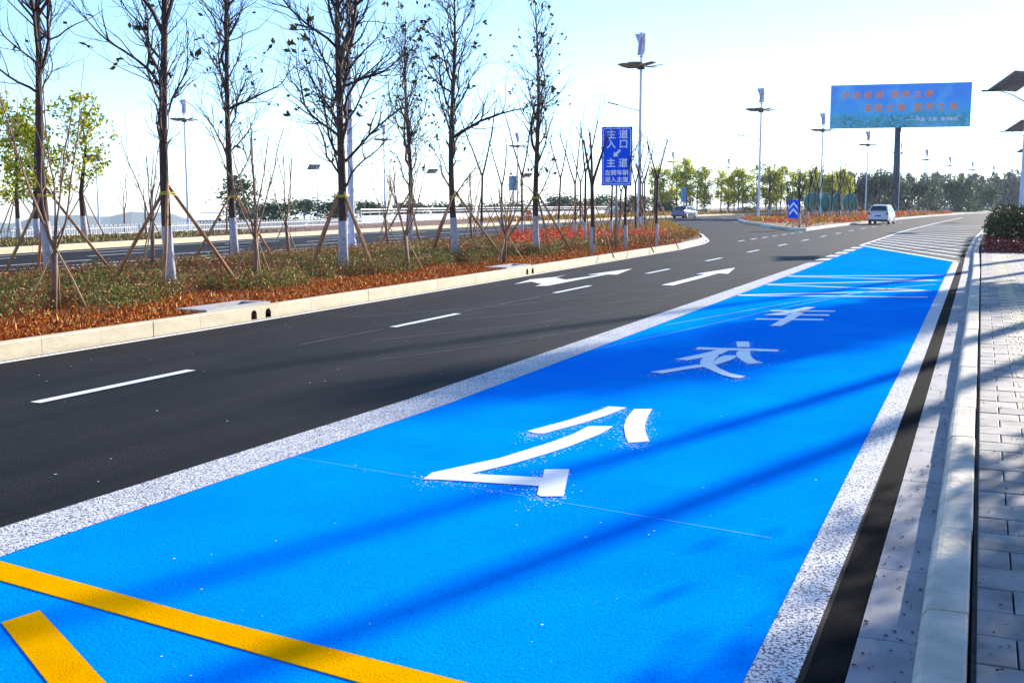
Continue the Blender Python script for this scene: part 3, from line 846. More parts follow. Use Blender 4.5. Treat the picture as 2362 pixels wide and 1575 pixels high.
# island cover
rgi = np.random.default_rng(77)
n = 30000
y = 78 + 110 * rgi.random(n) ** 1.2
xf = np.interp(y, [p[1] for p in ISL_FRONT[5:]], [p[0] for p in ISL_FRONT[5:]]) - 0.3
xb = np.interp(y, [76, 87, 101, 114, 140, 172, 210], [-12, -15.3, -19.6, -23, -21.7, -18.7, -12.7])
t = rgi.random(n)
P = np.stack([xf + (xb - xf) * t, y, 0.2 + 0.35 * rgi.random(n)], 1)[(y > 97) | (rgi.random(n) < 0.05)]
P = P[P[:, 0] < np.interp(P[:, 1], [p[1] for p in ISL_FRONT[5:]], [p[0] for p in ISL_FRONT[5:]]) - 0.25]
k = (np.sin(P[:, 1] * 0.35) + 0.6 * np.sin(P[:, 0] * 1.1)) > 0.25
stuff(leaf_obj('ground_cover', P[~k], 0.2, COVER_Y, seed=78), 'yellow low plants covering the island under the saplings', 'ground cover')
stuff(leaf_obj('ground_cover', P[k], 0.2, COVER_R, seed=79), 'red low plants covering the island in patches', 'ground cover')
# far verge grass
n = 16000
y = 28 + 45 * rgi.random(n) ** 1.4
xk = np.interp(y, [p[1] for p in FAR_KERB], [p[0] for p in FAR_KERB])
x = xk - 0.4 - 6 * rgi.random(n)
kk = (rgi.random(n) < np.clip(1.3 - (y - 28) / 22, 0.02, 1))
P = np.stack([x, y, np.full(n, 0.2)], 1)[kk]
stuff(leaf_obj('grass', P, 0.2, island_mat('verge_grass', [(0, (0.10, 0.12, 0.02)), (0.5, (0.24, 0.20, 0.05)), (1, (0.34, 0.22, 0.08))]), up=1.3, asp=0.2, seed=80), 'thin yellowish grass on the far verge under the leafy trees', 'grass')
n = 9000
y = 90 + 190 * rgi.random(n)
xk = np.interp(y, [p[1] for p in FAR_KERB], [p[0] for p in FAR_KERB])
P = np.stack([xk - 0.5 - 7 * rgi.random(n), y, np.full(n, 0.2) + 0.2 * rgi.random(n)], 1)
stuff(leaf_obj('grass', P, 0.34, COVER_Y, up=0.8, asp=0.4, seed=81), 'yellow and orange growth along the far verge below the row of trees', 'grass')

# ------------------------------------------------------------------ trees
def limb(mb, rg, p, d, L, r0, r1, n, lift, jit, sides, pts_out=None):
    p = Vector(p); d = Vector(d).normalized()
    P = [p.copy()]; Rr = [r0]
    for i in range(n):
        d = d + Vector((rg.gauss(0, jit), rg.gauss(0, jit), rg.gauss(0, jit * 0.6) + lift))
        d.normalize()
        p = p + d * (L / n)
        P.append(p.copy()); Rr.append(r0 + (r1 - r0) * (i + 1) / n)
    mb.tube(P, Rr, sides, cap=False)
    return P, Rr, d
def side_dir(rg, d, ang):
    u = d.orthogonal().normalized(); w = d.cross(u)
    a = rg.uniform(0, 2 * PI)
    return (d * math.cos(ang) + (u * math.cos(a) + w * math.sin(a)) * math.sin(ang)).normalized()
def bare_tree(name, loc, seed, H, r, label, group, limbs=30, spread=1.5, first=0.22, leaves=220, lean=(0, 0), wash=1.15, fork=None, fine=1.0, leafsize=0.11, leafmat=None, sub=5, tip=0.008):
    rg = random.Random(seed)
    t = empty(name, loc, 0, label, 'tree', group)
    tr = MB()
    P = []; Rr = []
    N = 14
    ox, oy = rg.uniform(0, 6), rg.uniform(0, 6)
    for i in range(N + 1):
        f = i / N
        z = H * f
        w = 0.05 * H / 8
        P.append((lean[0] * z + w * (math.sin(f * 7 + ox) - math.sin(ox)), lean[1] * z + w * (math.sin(f * 6 + oy) - math.sin(oy)), z - 0.06 * (i == 0)))
        Rr.append(r * (1.12 if i == 0 else 1) * (1 - f) ** 0.8 + tip)
    tr.tube(P, Rr, 9)
    tr.build('trunk', BARK, t, smooth=True)
    if wash:
        wb = MB()
        kk = [k for k in range(N + 1) if P[k][2] < wash] 
        pp = [P[k] for k in kk]; rr = [Rr[k] + 0.004 for k in kk]
        f = (wash - P[kk[-1]][2]) / (P[kk[-1] + 1][2] - P[kk[-1]][2])
        q = Vector(P[kk[-1]]).lerp(Vector(P[kk[-1] + 1]), f)
        pp.append(tuple(q)); rr.append(Rr[kk[-1]] * (1 - f) + Rr[kk[-1] + 1] * f + 0.004)
        wb.tube(pp, rr, 12)
        wb.build('whitewash_band', WASH, t, smooth=True)
    br = MB(); LP = []; LD = []
    PV = [Vector(p) for p in P]
    def on_trunk(f):
        x = f * N; i = min(N - 1, int(x)); return PV[i].lerp(PV[i + 1], x - i), Rr[i] + (Rr[i + 1] - Rr[i]) * (x - i)
    golden = 2.39996
    for k in range(limbs):
        f = first + (0.95 - first) * ((k + rg.random() * 0.7) / limbs) ** 0.9
        p, tr_r = on_trunk(f)
        az = k * golden + rg.uniform(-0.5, 0.5)
        el = R(rg.uniform(38, 62) + 12 * f)
        d = Vector((math.cos(az) * math.cos(el), math.sin(az) * math.cos(el), math.sin(el)))
        env = math.sin(PI * min(1, (f - first) / (1 - first) * 0.75 + 0.28)) ** 0.8
        L = spread * (0.85 + 0.5 * rg.random()) * (0.55 + 0.75 * env)
        r0 = min(tr_r * 0.55, 0.008 + 0.012 * L * rg.uniform(0.6, 1.1))
        if fork and k in fork: r0 = tr_r * 0.75; L *= 1.7
        Q, QR, dd = limb(br, rg, p, d, L, r0, 0.005, 9, 0.10, 0.24, 5)
        for s in range(max(3, int(sub * L * fine))):
            i = rg.randrange(2, 8)
            dl = (Q[i] - Q[i - 1]).normalized()
            sd_ = side_dir(rg, dl, R(rg.uniform(25, 48)))
            L2 = L * rg.uniform(0.25, 0.55)
            Q2, q2r, d2 = limb(br, rg, Q[i], sd_, L2, max(0.006, QR[i] * 0.55), 0.004, 6, 0.08, 0.24, 4)
            LP.append(Q2[-1]); LD.append(d2)
            for s2 in range(rg.choice((1, 1, 2))):
                j = rg.randrange(1, 5)
                d3 = side_dir(rg, (Q2[j] - Q2[j - 1]).normalized(), R(rg.uniform(25, 50)))
                Q3, _, d4 = limb(br, rg, Q2[j], d3, L2 * rg.uniform(0.35, 0.7), 0.0045, 0.003, 4, 0.10, 0.2, 3)
                LP.append(Q3[-1]); LD.append(d4)
        LP.append(Q[-1]); LD.append(dd)
    br.build('branches', TWIG, t)
    if leaves and LP:
        pts = []; dr = []
        cl = [rg.randrange(len(LP)) for _ in range(max(1, leaves // 5))]
        for _ in range(leaves):
            i = rg.choice(cl) if rg.random() < 0.75 else rg.randrange(len(LP))
            pts.append(LP[i] + Vector((rg.gauss(0, 0.035), rg.gauss(0, 0.035), rg.gauss(0, 0.035)))); dr.append(LD[i] + Vector((rg.gauss(0, .4), rg.gauss(0, .4), rg.gauss(0, .4) - 0.3)))
        leaf_obj('leaves', pts, leafsize, leafmat or LEAF_DARK, t, up=0.0, asp=0.5, seed=seed, dirs=dr)
    return t
def tripod(loc, top, foot, n, label, group, rs=0.032, mat=None, rz=0.0, seed=0, strap=True, tr=0.09, lean=(0, 0)):
    rg = random.Random(seed)
    t = empty('support_tripod', loc, rz, label, 'tree props', group)
    for k in range(n):
        a = 2 * PI * k / n + rg.uniform(-0.25, 0.25)
        f = foot * rg.uniform(0.88, 1.12)
        c = Vector((lean[0] * top, lean[1] * top, 0))
        b = Vector((math.cos(a) * f, math.sin(a) * f, -0.05)); e = Vector((math.cos(a) * (tr + rs * 0.8), math.sin(a) * (tr + rs * 0.8), top)) + c
        e2 = e + (e - b).normalized() * 0.22
        m = (b + e2) / 2 + Vector((rg.gauss(0, 0.02), rg.gauss(0, 0.02), 0))
        s = MB(); s.tube([b, m, e2], [rs * 1.1, rs, rs * 0.85], 7)
        s.build('stake', mat or STAKE, t, smooth=True)
    if strap:
        s = MB(); nn = 18
        for z, q in ((top - 0.02, 0), (top + 0.015, 1)):
            pts = []
            for k in range(nn + 1):
                a = 2 * PI * k / nn
                rr = tr + rs * 2.0 + 0.01 * math.sin(3 * a + q)
                pts.append((math.cos(a) * rr + lean[0] * top, math.sin(a) * rr + lean[1] * top, z + 0.012 * math.sin(2 * a)))
            s.tube(pts, [0.011] * len(pts), 5)
        s.build('strap', STRAP, t)
    return t
GT = 'tall bare trees in the planted bed'
GP = 'wooden prop tripods round the tall bare trees'
BIG = [
    ('tall bare tree with thick limbs at the far left edge of the planted bed', (-19.9, 19.0), 11, 8.6, 0.115, 18, 1.7, 0.40, 70, (-0.012, 0.0), (3, 5, 8)),
    ('tall bare tree with a white-painted foot, leftmost in the front row', (-13.95, 16.2), 12, 9.2, 0.092, 28, 1.5, 0.24, 240, (0.0, 0.0), (9, 10)),
    ('slanting bare tree with a white-painted foot, left of centre in the back row', (-19.7, 25.6), 13, 9.3, 0.105, 28, 1.7, 0.22, 240, (-0.012, 0.0), (12,)),
    ('tall dense bare tree with a white-painted foot in front of a lamp post', (-14.0, 22.3), 14, 9.6, 0.11, 46, 1.9, 0.19, 460, (0.0, 0.0), (14, 16)),
    ('slim bare tree with many upright limbs, second from right in the tall trees', (-20.0, 36.6), 15, 8.6, 0.10, 30, 1.5, 0.22, 300, (-0.008, 0.0), (4, 6)),
    ('tall bare tree with a white-painted foot between the slim tree and the far sapling', (-14.25, 28.9), 16, 8.3, 0.10, 32, 1.55, 0.2, 310, (0.0, 0.0), (8,)),
    ('narrow bare tree left of the tall blue sign, the rightmost tall tree', (-13.4, 33.2), 17, 8.1, 0.10, 30, 1.25, 0.19, 260, (-0.004, 0.0), (7,)),
]
for i, (lb, xy, sd_, H, r, nl, sp, ff, lv, ln, fk_) in enumerate(BIG):
    bare_tree('bare_tree', (xy[0], xy[1], 0.2), sd_, H, r, lb, GT, nl, sp, ff, lv, ln, 1.25, fk_, 1.05, leafsize=0.155)
    tripod((xy[0], xy[1], 0.2), 1.85, 1.35, 4 if i in (3,) else 3, 'wooden props tied round the ' + lb.split(',')[0].replace('with a white-painted foot', '').replace('  ', ' ').strip() + ('' if i != 1 else ' at left front'), GP, 0.036, None, 0.5 + i * 0.8, i, True, r * 0.92, ln)
tr_labels = ['dark wooden props tied round the thick-limbed tree at the far left', 'wooden props with a yellow strap round the leftmost front tree', 'wooden props round the slanting tree left of centre', 'four wooden props round the dense tree before the lamp post', 'wooden props round the slim tree in the back row', 'wooden props round the front tree left of the narrow one', 'wooden props round the narrow tree left of the blue sign']
for o, lb in zip([o for o in COL.objects if o.get('group') == GP], tr_labels):
    o['label'] = lb

def coppice(loc, seed, h0, H, ns, label, group='multi-stemmed young trees in the planted bed', r=0.05, spread=0.45):
    """short trunk that splits into upright pruned stems"""
    rg = random.Random(seed)
    t = empty('young_tree', loc, 0, label, 'tree', group)
    m = MB()
    lx, ly = rg.uniform(-0.12, 0.12), rg.uniform(-0.12, 0.12)
    m.tube([(lx, ly, -0.05), (lx * 0.4, ly * 0.4, h0 * 0.5), (0, 0, h0)], [r * 1.1, r * 0.95, r], 7)
    m.build('trunk', SHOOT, t, smooth=True)
    b = MB()
    for k in range(ns):
        a = 2 * PI * k / ns + rg.uniform(-0.4, 0.4)
        d = Vector((math.cos(a) * 0.42, math.sin(a) * 0.42, 1)) if k % 2 else Vector((math.cos(a) * 0.22, math.sin(a) * 0.22, 1))
        L = (H - h0) * rg.uniform(0.7, 1.05)
        P0 = Vector((0, 0, h0 - 0.06))
        Q, QR, dd = limb(b, rg, P0, d, L, r * 0.38, 0.009, 9, 0.10, 0.07, 5)
        b.tube([Q[-1], Q[-1] + dd * 0.03], [0.012, 0.011], 5)
        for s in range(rg.randrange(2, 5)):
            i = rg.randrange(3, 9)
            limb(b, rg, Q[i], side_dir(rg, (Q[i] - Q[i - 1]).normalized(), R(rg.uniform(12, 32))), L * rg.uniform(0.2, 0.55), QR[i] * 0.55, 0.004, 5, 0.08, 0.05, 4)
    b.build('stems', SHOOT, t, smooth=True)
    return t
COP = [((-13.25, 12.75), 0.95, 3.4, 6, 'multi-stemmed young tree nearest the camera at the left edge of the bed'),
       ((-17.9, 20.2), 1.2, 3.2, 6, 'multi-stemmed young tree behind the leftmost front tree'),
       ((-13.4, 18.1), 0.95, 3.3, 6, 'multi-stemmed young tree left of the dense tree, near the drain'),
       ((-18.9, 27.0), 1.1, 3.2, 5, 'multi-stemmed young tree behind, between the slanting tree and the dense tree'),
       ((-19.5, 33.9), 1.1, 3.4, 6, 'multi-stemmed young tree right of the dense tree, far side of the bed'),
       ((-13.0, 23.6), 0.85, 2.9, 7, 'multi-stemmed young tree right of the dense tree, near side of the bed'),
       ((-18.9, 39.7), 1.0, 3.2, 8, 'bushy multi-stemmed young tree behind the front tree right of centre'),
       ((-12.15, 27.8), 0.8, 2.7, 8, 'multi-stemmed young tree left of the narrow tree, by the farther drain')]
for i, (xy, h0, H, ns, lb) in enumerate(COP):
    coppice((xy[0], xy[1], 0.2), 100 + i, h0, H, ns, lb)
    tripod((xy[0], xy[1], 0.2), h0 * 0.97, 0.62, 3, 'cane props round the ' + lb.replace('multi-stemmed young tree', 'young tree').replace(', far side of the bed', ' far side').replace(', near side of the bed', ' near side'), 'thin cane props round the young trees', 0.016, BAMBOO, i * 0.7, 40 + i, False, 0.045)
def pollard(loc, seed, H, r, label, group, wash=0.9, shoots=3, forks=2, name='sapling', lean=(0, 0)):
    """slim trunk with cut-back forked top and a few thin whips"""
    rg = random.Random(seed)
    t = empty(name, loc, 0, label, 'tree', group)
    m = MB()
    hf = H * rg.uniform(0.5, 0.62)
    m.tube([(0, 0, -0.05), (lean[0] * hf * 0.4 + rg.gauss(0, 0.02), 0, hf * 0.4), (lean[0] * hf, lean[1] * hf, hf)], [r * 1.15, r, r * 0.85], 8)
    m.build('trunk', BARK, t, smooth=True)
    if wash:
        w = MB(); w.tube([(0, 0, 0), (lean[0] * wash * 0.6, 0, wash)], [r * 1.17 + 0.004, r * 1.06 + 0.006], 8)
        w.build('whitewash_band', WASH, t, smooth=True)
    b = MB()
    for k in range(forks):
        a = 2 * PI * k / forks + rg.uniform(-0.6, 0.6)
        d = Vector((math.cos(a) * 0.32, math.sin(a) * 0.32, 1))
        P0 = Vector((lean[0] * hf, lean[1] * hf, hf - 0.05))
        L = (H - hf) * rg.uniform(0.75, 1.0)
        Q, QR, dd = limb(b, rg, P0, d, L, r * 0.75, r * 0.42, 6, 0.05, 0.05, 6)
        b.tube([Q[-1], Q[-1] + dd * 0.06], [r * 0.62, r * 0.5], 6)
        for s in range(shoots):
            sdir = side_dir(rg, dd, R(rg.uniform(8, 40)))
            limb(b, rg, Q[-1] + dd * 0.02, sdir, rg.uniform(0.5, 1.5), 0.012, 0.005, 6, 0.12, 0.07, 4)
        for s in range(2):
            i = rg.randrange(2, 6)
            limb(b, rg, Q[i], side_dir(rg, (Q[i] - Q[i - 1]).normalized(), R(rg.uniform(30, 60))), rg.uniform(0.4, 1.0), 0.009, 0.003, 5, 0.18, 0.08, 4)
    b.build('branches', TWIG, t, smooth=True)
    return t
GS = 'cut-back saplings in the planted bed'
SAP = [((-19.5, 42.0), 5.6, 'dark cut-back sapling just right of centre, behind the front tree'),
       ((-18.6, 44.4), 5.7, 'cut-back sapling close behind the narrow tree on its left'),
       ((-19.1, 50.2), 4.9, 'forked sapling just right of the narrow tree'),
       ((-17.1, 47.1), 5.0, 'forked sapling halfway between the narrow tree and the blue sign'),
       ((-11.6, 33.6), 4.1, 'thick sapling directly left of the tall blue sign'),
       ((-15.6, 47.8), 4.4, 'sapling seen behind the post of the tall blue sign, left side'),
       ((-17.6, 55.4), 4.6, 'sapling seen under the right half of the tall blue sign'),
       ((-11.5, 36.9), 3.8, 'forked sapling directly right of the tall blue sign'),
       ((-18.0, 60.5), 5.6, 'tall sapling in front of the nearest wind-turbine lamp post'),
       ((-19.4, 66.0), 5.2, 'sapling leaning beside the nearest wind-turbine lamp post'),
       ((-19.9, 70.2), 5.8, 'thin sapling near the tip of the bed, second from right'),
       ((-15.0, 42.5), 5.2, 'slim sapling standing in the red shrubs behind the thick one'),
       ((-15.9, 52.5), 4.8, 'slim sapling in the yellow shrubs behind the sign'),
       ((-20.2, 56.5), 5.4, 'slim sapling at the back of the bed behind the forked pair'),
       ((-18.6, 63.0), 5.0, 'slim sapling at the back near the tip of the bed'),
       ((-21.0, 47.5), 5.0, 'slim sapling at the back, seen left of the narrow tree'),
       ((-11.3, 40.2), 4.3, 'forked sapling with a white-painted foot at the tip of the bed, rightmost')]
for i, (xy, H, lb) in enumerate(SAP):
    rgx = random.Random(i)
    pollard((xy[0], xy[1], 0.2), 200 + i, H, 0.055 if i not in (4,) else 0.075, lb, GS, 0.9, 3, 2 if i != 4 else 3, lean=(rgx.uniform(-0.02, 0.03), rgx.uniform(-0.02, 0.02)))
    tripod((xy[0], xy[1], 0.2), 1.75, 0.95, 3, 'thin props round the ' + lb.replace('tall blue sign', 'blue sign').replace(' at the tip of the bed', ''), 'thin wooden props round the saplings', 0.021, STAKE, i * 0.9 + 0.3, 60 + i, False, 0.055)
# island saplings
GI = 'cut-back saplings on the island'
ISP = [((-20.6, 116.5), 5.0, 'sapling on the island right of the second lamp post'),
       ((-11.6, 77.6), 3.6, 'sapling on the island immediately right of the chevron sign'),
       ((-13.2, 92.5), 5.0, 'tall forked sapling left of the first green disc'),
       ((-13.9, 104.0), 5.2, 'stout sapling between the first and second green discs'),
       ((-12.8, 104.5), 4.8, 'sapling between the second and third green discs'),
       ((-12.1, 105.6), 5.6, 'leaning sapling before the third green disc'),
       ((-12.3, 113.5), 4.6, 'sapling before the fourth green disc'),
       ((-11.8, 117.0), 4.6, 'sapling between the fourth green disc and the white car'),
       ((-18.0, 112.0), 5.4, 'sapling behind the chevron sign'),
       ((-10.9, 128.0), 4.6, 'sapling beyond the white car, left one'),
       ((-10.3, 140.0), 4.8, 'sapling beyond the white car, right one'),
       ((-15.2, 100.5), 4.4, 'thin sapling left of the tall forked one'),
       ((-9.9, 120.0), 5.4, 'whippy sapling directly behind the white car'),
       ((-9.4, 134.0), 5.8, 'whippy sapling in front of the billboard post'),
       ((-8.2, 146.0), 5.6, 'whippy sapling just right of the billboard post'),
       ((-7.0, 158.0), 6.0, 'second whippy sapling right of the billboard post'),
       ((-16.6, 122.0), 6.0, 'tall whippy sapling behind the green discs, left one'),
       ((-14.6, 126.0), 6.4, 'tall whippy sapling behind the green discs, right one'),
       ((-12.4, 138.0), 6.4, 'tall whippy sapling left of the billboard post')]
for i, (xy, H, lb) in enumerate(ISP):
    rgx = random.Random(50 + i)
    pollard((xy[0], xy[1], 0.18), 300 + i, H, 0.066, lb, GI, 1.0, 5, 3, lean=(rgx.uniform(-0.03, 0.05), 0))
    tripod((xy[0], xy[1], 0.18), 1.6, 1.0, 3, 'pale props round the ' + lb, 'pale props round the island saplings', 0.024, BAMBOO, i * 1.1, 80 + i, False, 0.07)
pollard((2.35, 66, 0.11), 350, 4.4, 0.06, 'small bare tree above the clipped hedge at the right edge', None, 0, 4, 3, name='bare_tree')

def leafy_tree(name, loc, seed, H, r, crown_r, label, group, mat, nleaf=1400, leafsize=0.14, first=0.35, limbs=16, wash=1.0, clump=0.22, share=True, per_tip=0.85, bark=None):
    rg = random.Random(seed)
    t = empty(name, loc, rg.uniform(0, 6), label, 'tree', group)
    m = MB()
    P = [(0, 0, -0.05), (rg.gauss(0, .04), rg.gauss(0, .04), H * .35), (rg.gauss(0, .08), rg.gauss(0, .08), H * .7), (rg.gauss(0, .08), rg.gauss(0, .08), H * .97)]
    m.tube(P, [r * 1.15, r * 0.9, r * 0.5, 0.012], 8)
    m.build('trunk', bark or BARK, t, smooth=True)
    if wash:
        w = MB(); w.tube([(0, 0, 0), tuple(Vector(P[0]).lerp(Vector(P[1]), wash / (H * .35)))], [r * 1.15 + .006, r * 1.05 + .006], 8)
        w.build('whitewash_band', WASH, t, smooth=True)
    b = MB(); tips = []
    for k in range(limbs):
        f = first + (0.97 - first) * (k + rg.random()) / limbs
        z = H * f
        i = 0 if f < .35 else (1 if f < .7 else 2)
        zz = [0, .35, .7, .97]
        p = Vector(P[i]).lerp(Vector(P[i + 1]), (f - zz[i]) / (zz[i + 1] - zz[i]))
        az = k * 2.39996 + rg.uniform(-.4, .4)
        env = math.sin(PI * min(1, 0.25 + 0.72 * (f - first) / (1 - first))) ** 0.7
        el = R(rg.uniform(10, 50))
        L = crown_r * (0.35 + 0.75 * env) * rg.uniform(0.7, 1.15)
        Q, QR, dd = limb(b, rg, p, (math.cos(az) * math.cos(el), math.sin(az) * math.cos(el), math.sin(el)), L, max(0.012, r * 0.32 * (1 - f * 0.6)), 0.006, 5, 0.1, 0.12, 4)
        tips.append(Q[-1]); tips.append(Q[3])
        for s in range(3):
            i = rg.randrange(2, 6)
            Q2, _, d2 = limb(b, rg, Q[i], side_dir(rg, (Q[i] - Q[i - 1]).normalized(), R(rg.uniform(30, 60))), L * rg.uniform(.25, .5), 0.008, 0.004, 3, 0.1, 0.1, 3)
            tips.append(Q2[-1])
    b.build('branches', TWIG, t)
    pts = []
    wts = [rg.random() ** 1.3 for _ in tips]
    for _ in range(nleaf):
        c = rg.choices(tips, wts)[0]
        s = clump
        pts.append((c.x + rg.gauss(0, s), c.y + rg.gauss(0, s), c.z + rg.gauss(0, s * 0.8)))
    leaf_obj('crown', pts, leafsize, mat, t, up=0.1, asp=0.55, seed=seed)
    return t
GL = 'leafy trees on the far verge at left'
leafy_tree('leafy_tree', (-40.6, 37.0, 0.2), 401, 5.6, 0.10, 1.5, 'yellow-green leafy tree at the left edge beyond the far road, leftmost', GL, LEAF_YELLOW, 2300, 0.19, 0.25, 20, 1.0, 0.2)
leafy_tree('leafy_tree', (-38.6, 36.2, 0.2), 402, 4.8, 0.13, 1.3, 'yellow-green leafy tree directly behind the thick-limbed bare tree', GL, LEAF_YELLOW, 1500, 0.19, 0.28, 16, 1.0, 0.19)
leafy_tree('leafy_tree', (-37.9, 38.3, 0.2), 403, 6.1, 0.12, 1.45, 'yellow-green leafy tree standing alone beside the white picket fence', GL, LEAF_YELLOW, 1500, 0.18, 0.3, 22, 1.1, 0.16)
for i, (xy, lb) in enumerate((((-40.6, 37.0), 'props round the leftmost leafy tree beyond the far road'), ((-37.9, 38.3), 'props round the lone leafy tree by the picket fence'))):
    tripod((xy[0], xy[1], 0.2), 1.9, 1.2, 3, lb, 'props round the leafy trees', 0.03, STAKE, 0.6 + i, 95 + i, False, 0.12)
FS = [((-41.9, 45.2), 3.9, 'small bare young tree by the fence, left of the leftmost front tree'), ((-41.2, 46.0), 4.2, 'second small bare young tree by the fence behind the leftmost front tree'), ((-52.2, 87.0), 4.4, 'small bare young tree beyond the fence right of the dense tree'), ((-53.5, 95.0), 4.6, 'small bare young tree by the end of the picket fence'), ((-40.5, 52.0), 3.6, 'small bare young tree by the fence behind the slanting tree')]
for i, (xy, H, lb) in enumerate(FS):
    coppice((xy[0], xy[1], 0.15), 130 + i, 1.3, H, 5, lb, 'small bare young trees by the picket fence', 0.055)

# row of yellow-green trees behind the far carriageway
protos = []
for k in range(5):
    protos.append(leafy_tree('row_tree', (0, 0, -500 - k), 420 + k, 7.9, 0.14, 1.5, 'x', 'x', LEAF_ROW, 1500, 0.34, 0.22, 20, 1.3, 0.30))
rg = random.Random(31)
ROW_N = 26
first_used = set()
ords = ['first', 'second', 'third', 'fourth', 'fifth', 'sixth', 'seventh', 'eighth', 'ninth', 'tenth', 'eleventh', 'twelfth', 'thirteenth', 'fourteenth', 'fifteenth', 'sixteenth', 'seventeenth', 'eighteenth', 'nineteenth', 'twentieth', 'twenty-first', 'twenty-second', 'twenty-third', 'twenty-fourth', 'twenty-fifth', 'twenty-sixth']
for i in range(ROW_N):
    t = i / (ROW_N - 1)
    x = -47.5 + 26.5 * t + rg.uniform(-.5, .5); y = 171 + 24 * t + rg.uniform(-2.5, 2.5)
    k = i % 5
    s = rg.uniform(0.78, 1.04) * (1.0 - 0.14 * t)
    lb = ords[i] + ' yellow-green tree from the left in the row behind the grey car'
    if k not in first_used:
        o = protos[k]; first_used.add(k)
        o.location = (x, y, 0.2); o.rotation_euler = (0, 0, rg.uniform(0, 6)); o.scale = (s, s, s); o['label'] = lb; o['group'] = 'yellow-green trees in a row behind the far road'
    else:
        copy_tree(protos[k], (x, y, 0.2), rg.uniform(0, 6), lb, 'yellow-green trees in a row behind the far road', (s, s, s))
# dark evergreens and scrub farther back
def evergreen(name, loc, seed, H, r, label, group, n=700, ls=0.6, wide=False):
    rg = random.Random(seed)
    t = empty(name, loc, 0, label, 'tree', group)
    m = MB(); m.tube([(0, 0, -0.1), (rg.gauss(0, .1), 0, H * .5), (0, rg.gauss(0, .1), H * .95)], [H * .018, H * .012, 0.03], 6)
    m.build('trunk', BARK, t)
    pts = []
    cl = []
    for k in range(16):
        f = rg.uniform(0.05 if wide else 0.12, 1.0)
        rr = r * (1.15 - f * 0.8) * rg.uniform(0.3, 1)
        a = rg.uniform(0, 2 * PI)
        cl.append((rr * math.cos(a), rr * math.sin(a), H * f * 0.96, r * rg.uniform(.25, .5)))
    for _ in range(n):
        c = rg.choice(cl)
        pts.append((c[0] + rg.gauss(0, c[3]), c[1] + rg.gauss(0, c[3]), max(0.15, c[2] + rg.gauss(0, c[3] * .75))))
    leaf_obj('crown', pts, ls, LEAF_FAR, t, up=0.2, asp=0.5, seed=seed)
    return t
ev = [evergreen('evergreen_tree', (0, 0, -600 - k), 450 + k, 6.5, 1.9, 'x', 'x', 1000, 0.55, k % 2) for k in range(4)]
EV = []
rg = random.Random(17)
for i in range(16):   # scrub in front of the wood between lamp posts and billboard
    t = i / 15
    EV.append((-26 + 27 * t + rg.uniform(-1, 1), 196 + 40 * t + rg.uniform(-5, 5), rg.uniform(0.75, 1.1), 'dark evergreen tree behind the island saplings, ' + ords[i] + ' from the left'))
for i in range(13):
    t = i / 12
    EV.append((-52 + 30 * t + rg.uniform(-1, 1), 186 + 22 * t + rg.uniform(-3, 3), rg.uniform(0.5, 0.68), 'low dark bush behind the yellow-green row, ' + ords[i] + ' from the left'))
lowl = [(-74, 118, .72, 'low dark bush cluster beyond the fence, left of the slanting tree'), (-64, 84, .85, 'dark rounded tree beyond the fence behind the leftmost front tree'), (-70, 98, .7, 'dark rounded tree beyond the fence behind the slanting tree')]
for i in range(24):
    t = i / 23
    lowl.append((-80 + 31 * t + rg.uniform(-1, 1), 112 + 72 * t + rg.uniform(-4, 4), rg.uniform(0.5, 0.78), ('low dark tree in the hazy belt beyond the railing, ' + ords[i] + ' from the left')))
used = set()
for i, (x, y, s, lb) in enumerate(EV + lowl):
    k = i % 4
    zz = 0.0 if i < 29 else (-1.6 if x < -60 else -1.0)
    grp = 'dark evergreen trees behind the island' if i < 16 else 'low dark bushes behind the yellow-green row' if i < 29 else 'dark rounded trees beyond the railing'
    if k not in used:
        used.add(k); o = ev[k]; o.location = (x, y, zz); o.scale = (s, s, s) if i < 31 else (s * 1.7, s * 1.7, s * .85); o['label'] = lb; o['group'] = grp; o.rotation_euler = (0, 0, rg.uniform(0, 6))
    else:
        copy_tree(ev[k], (x, y, zz), rg.uniform(0, 6), lb, grp, (s, s, s) if i < 31 else (s * 1.7, s * 1.7, s * .85))
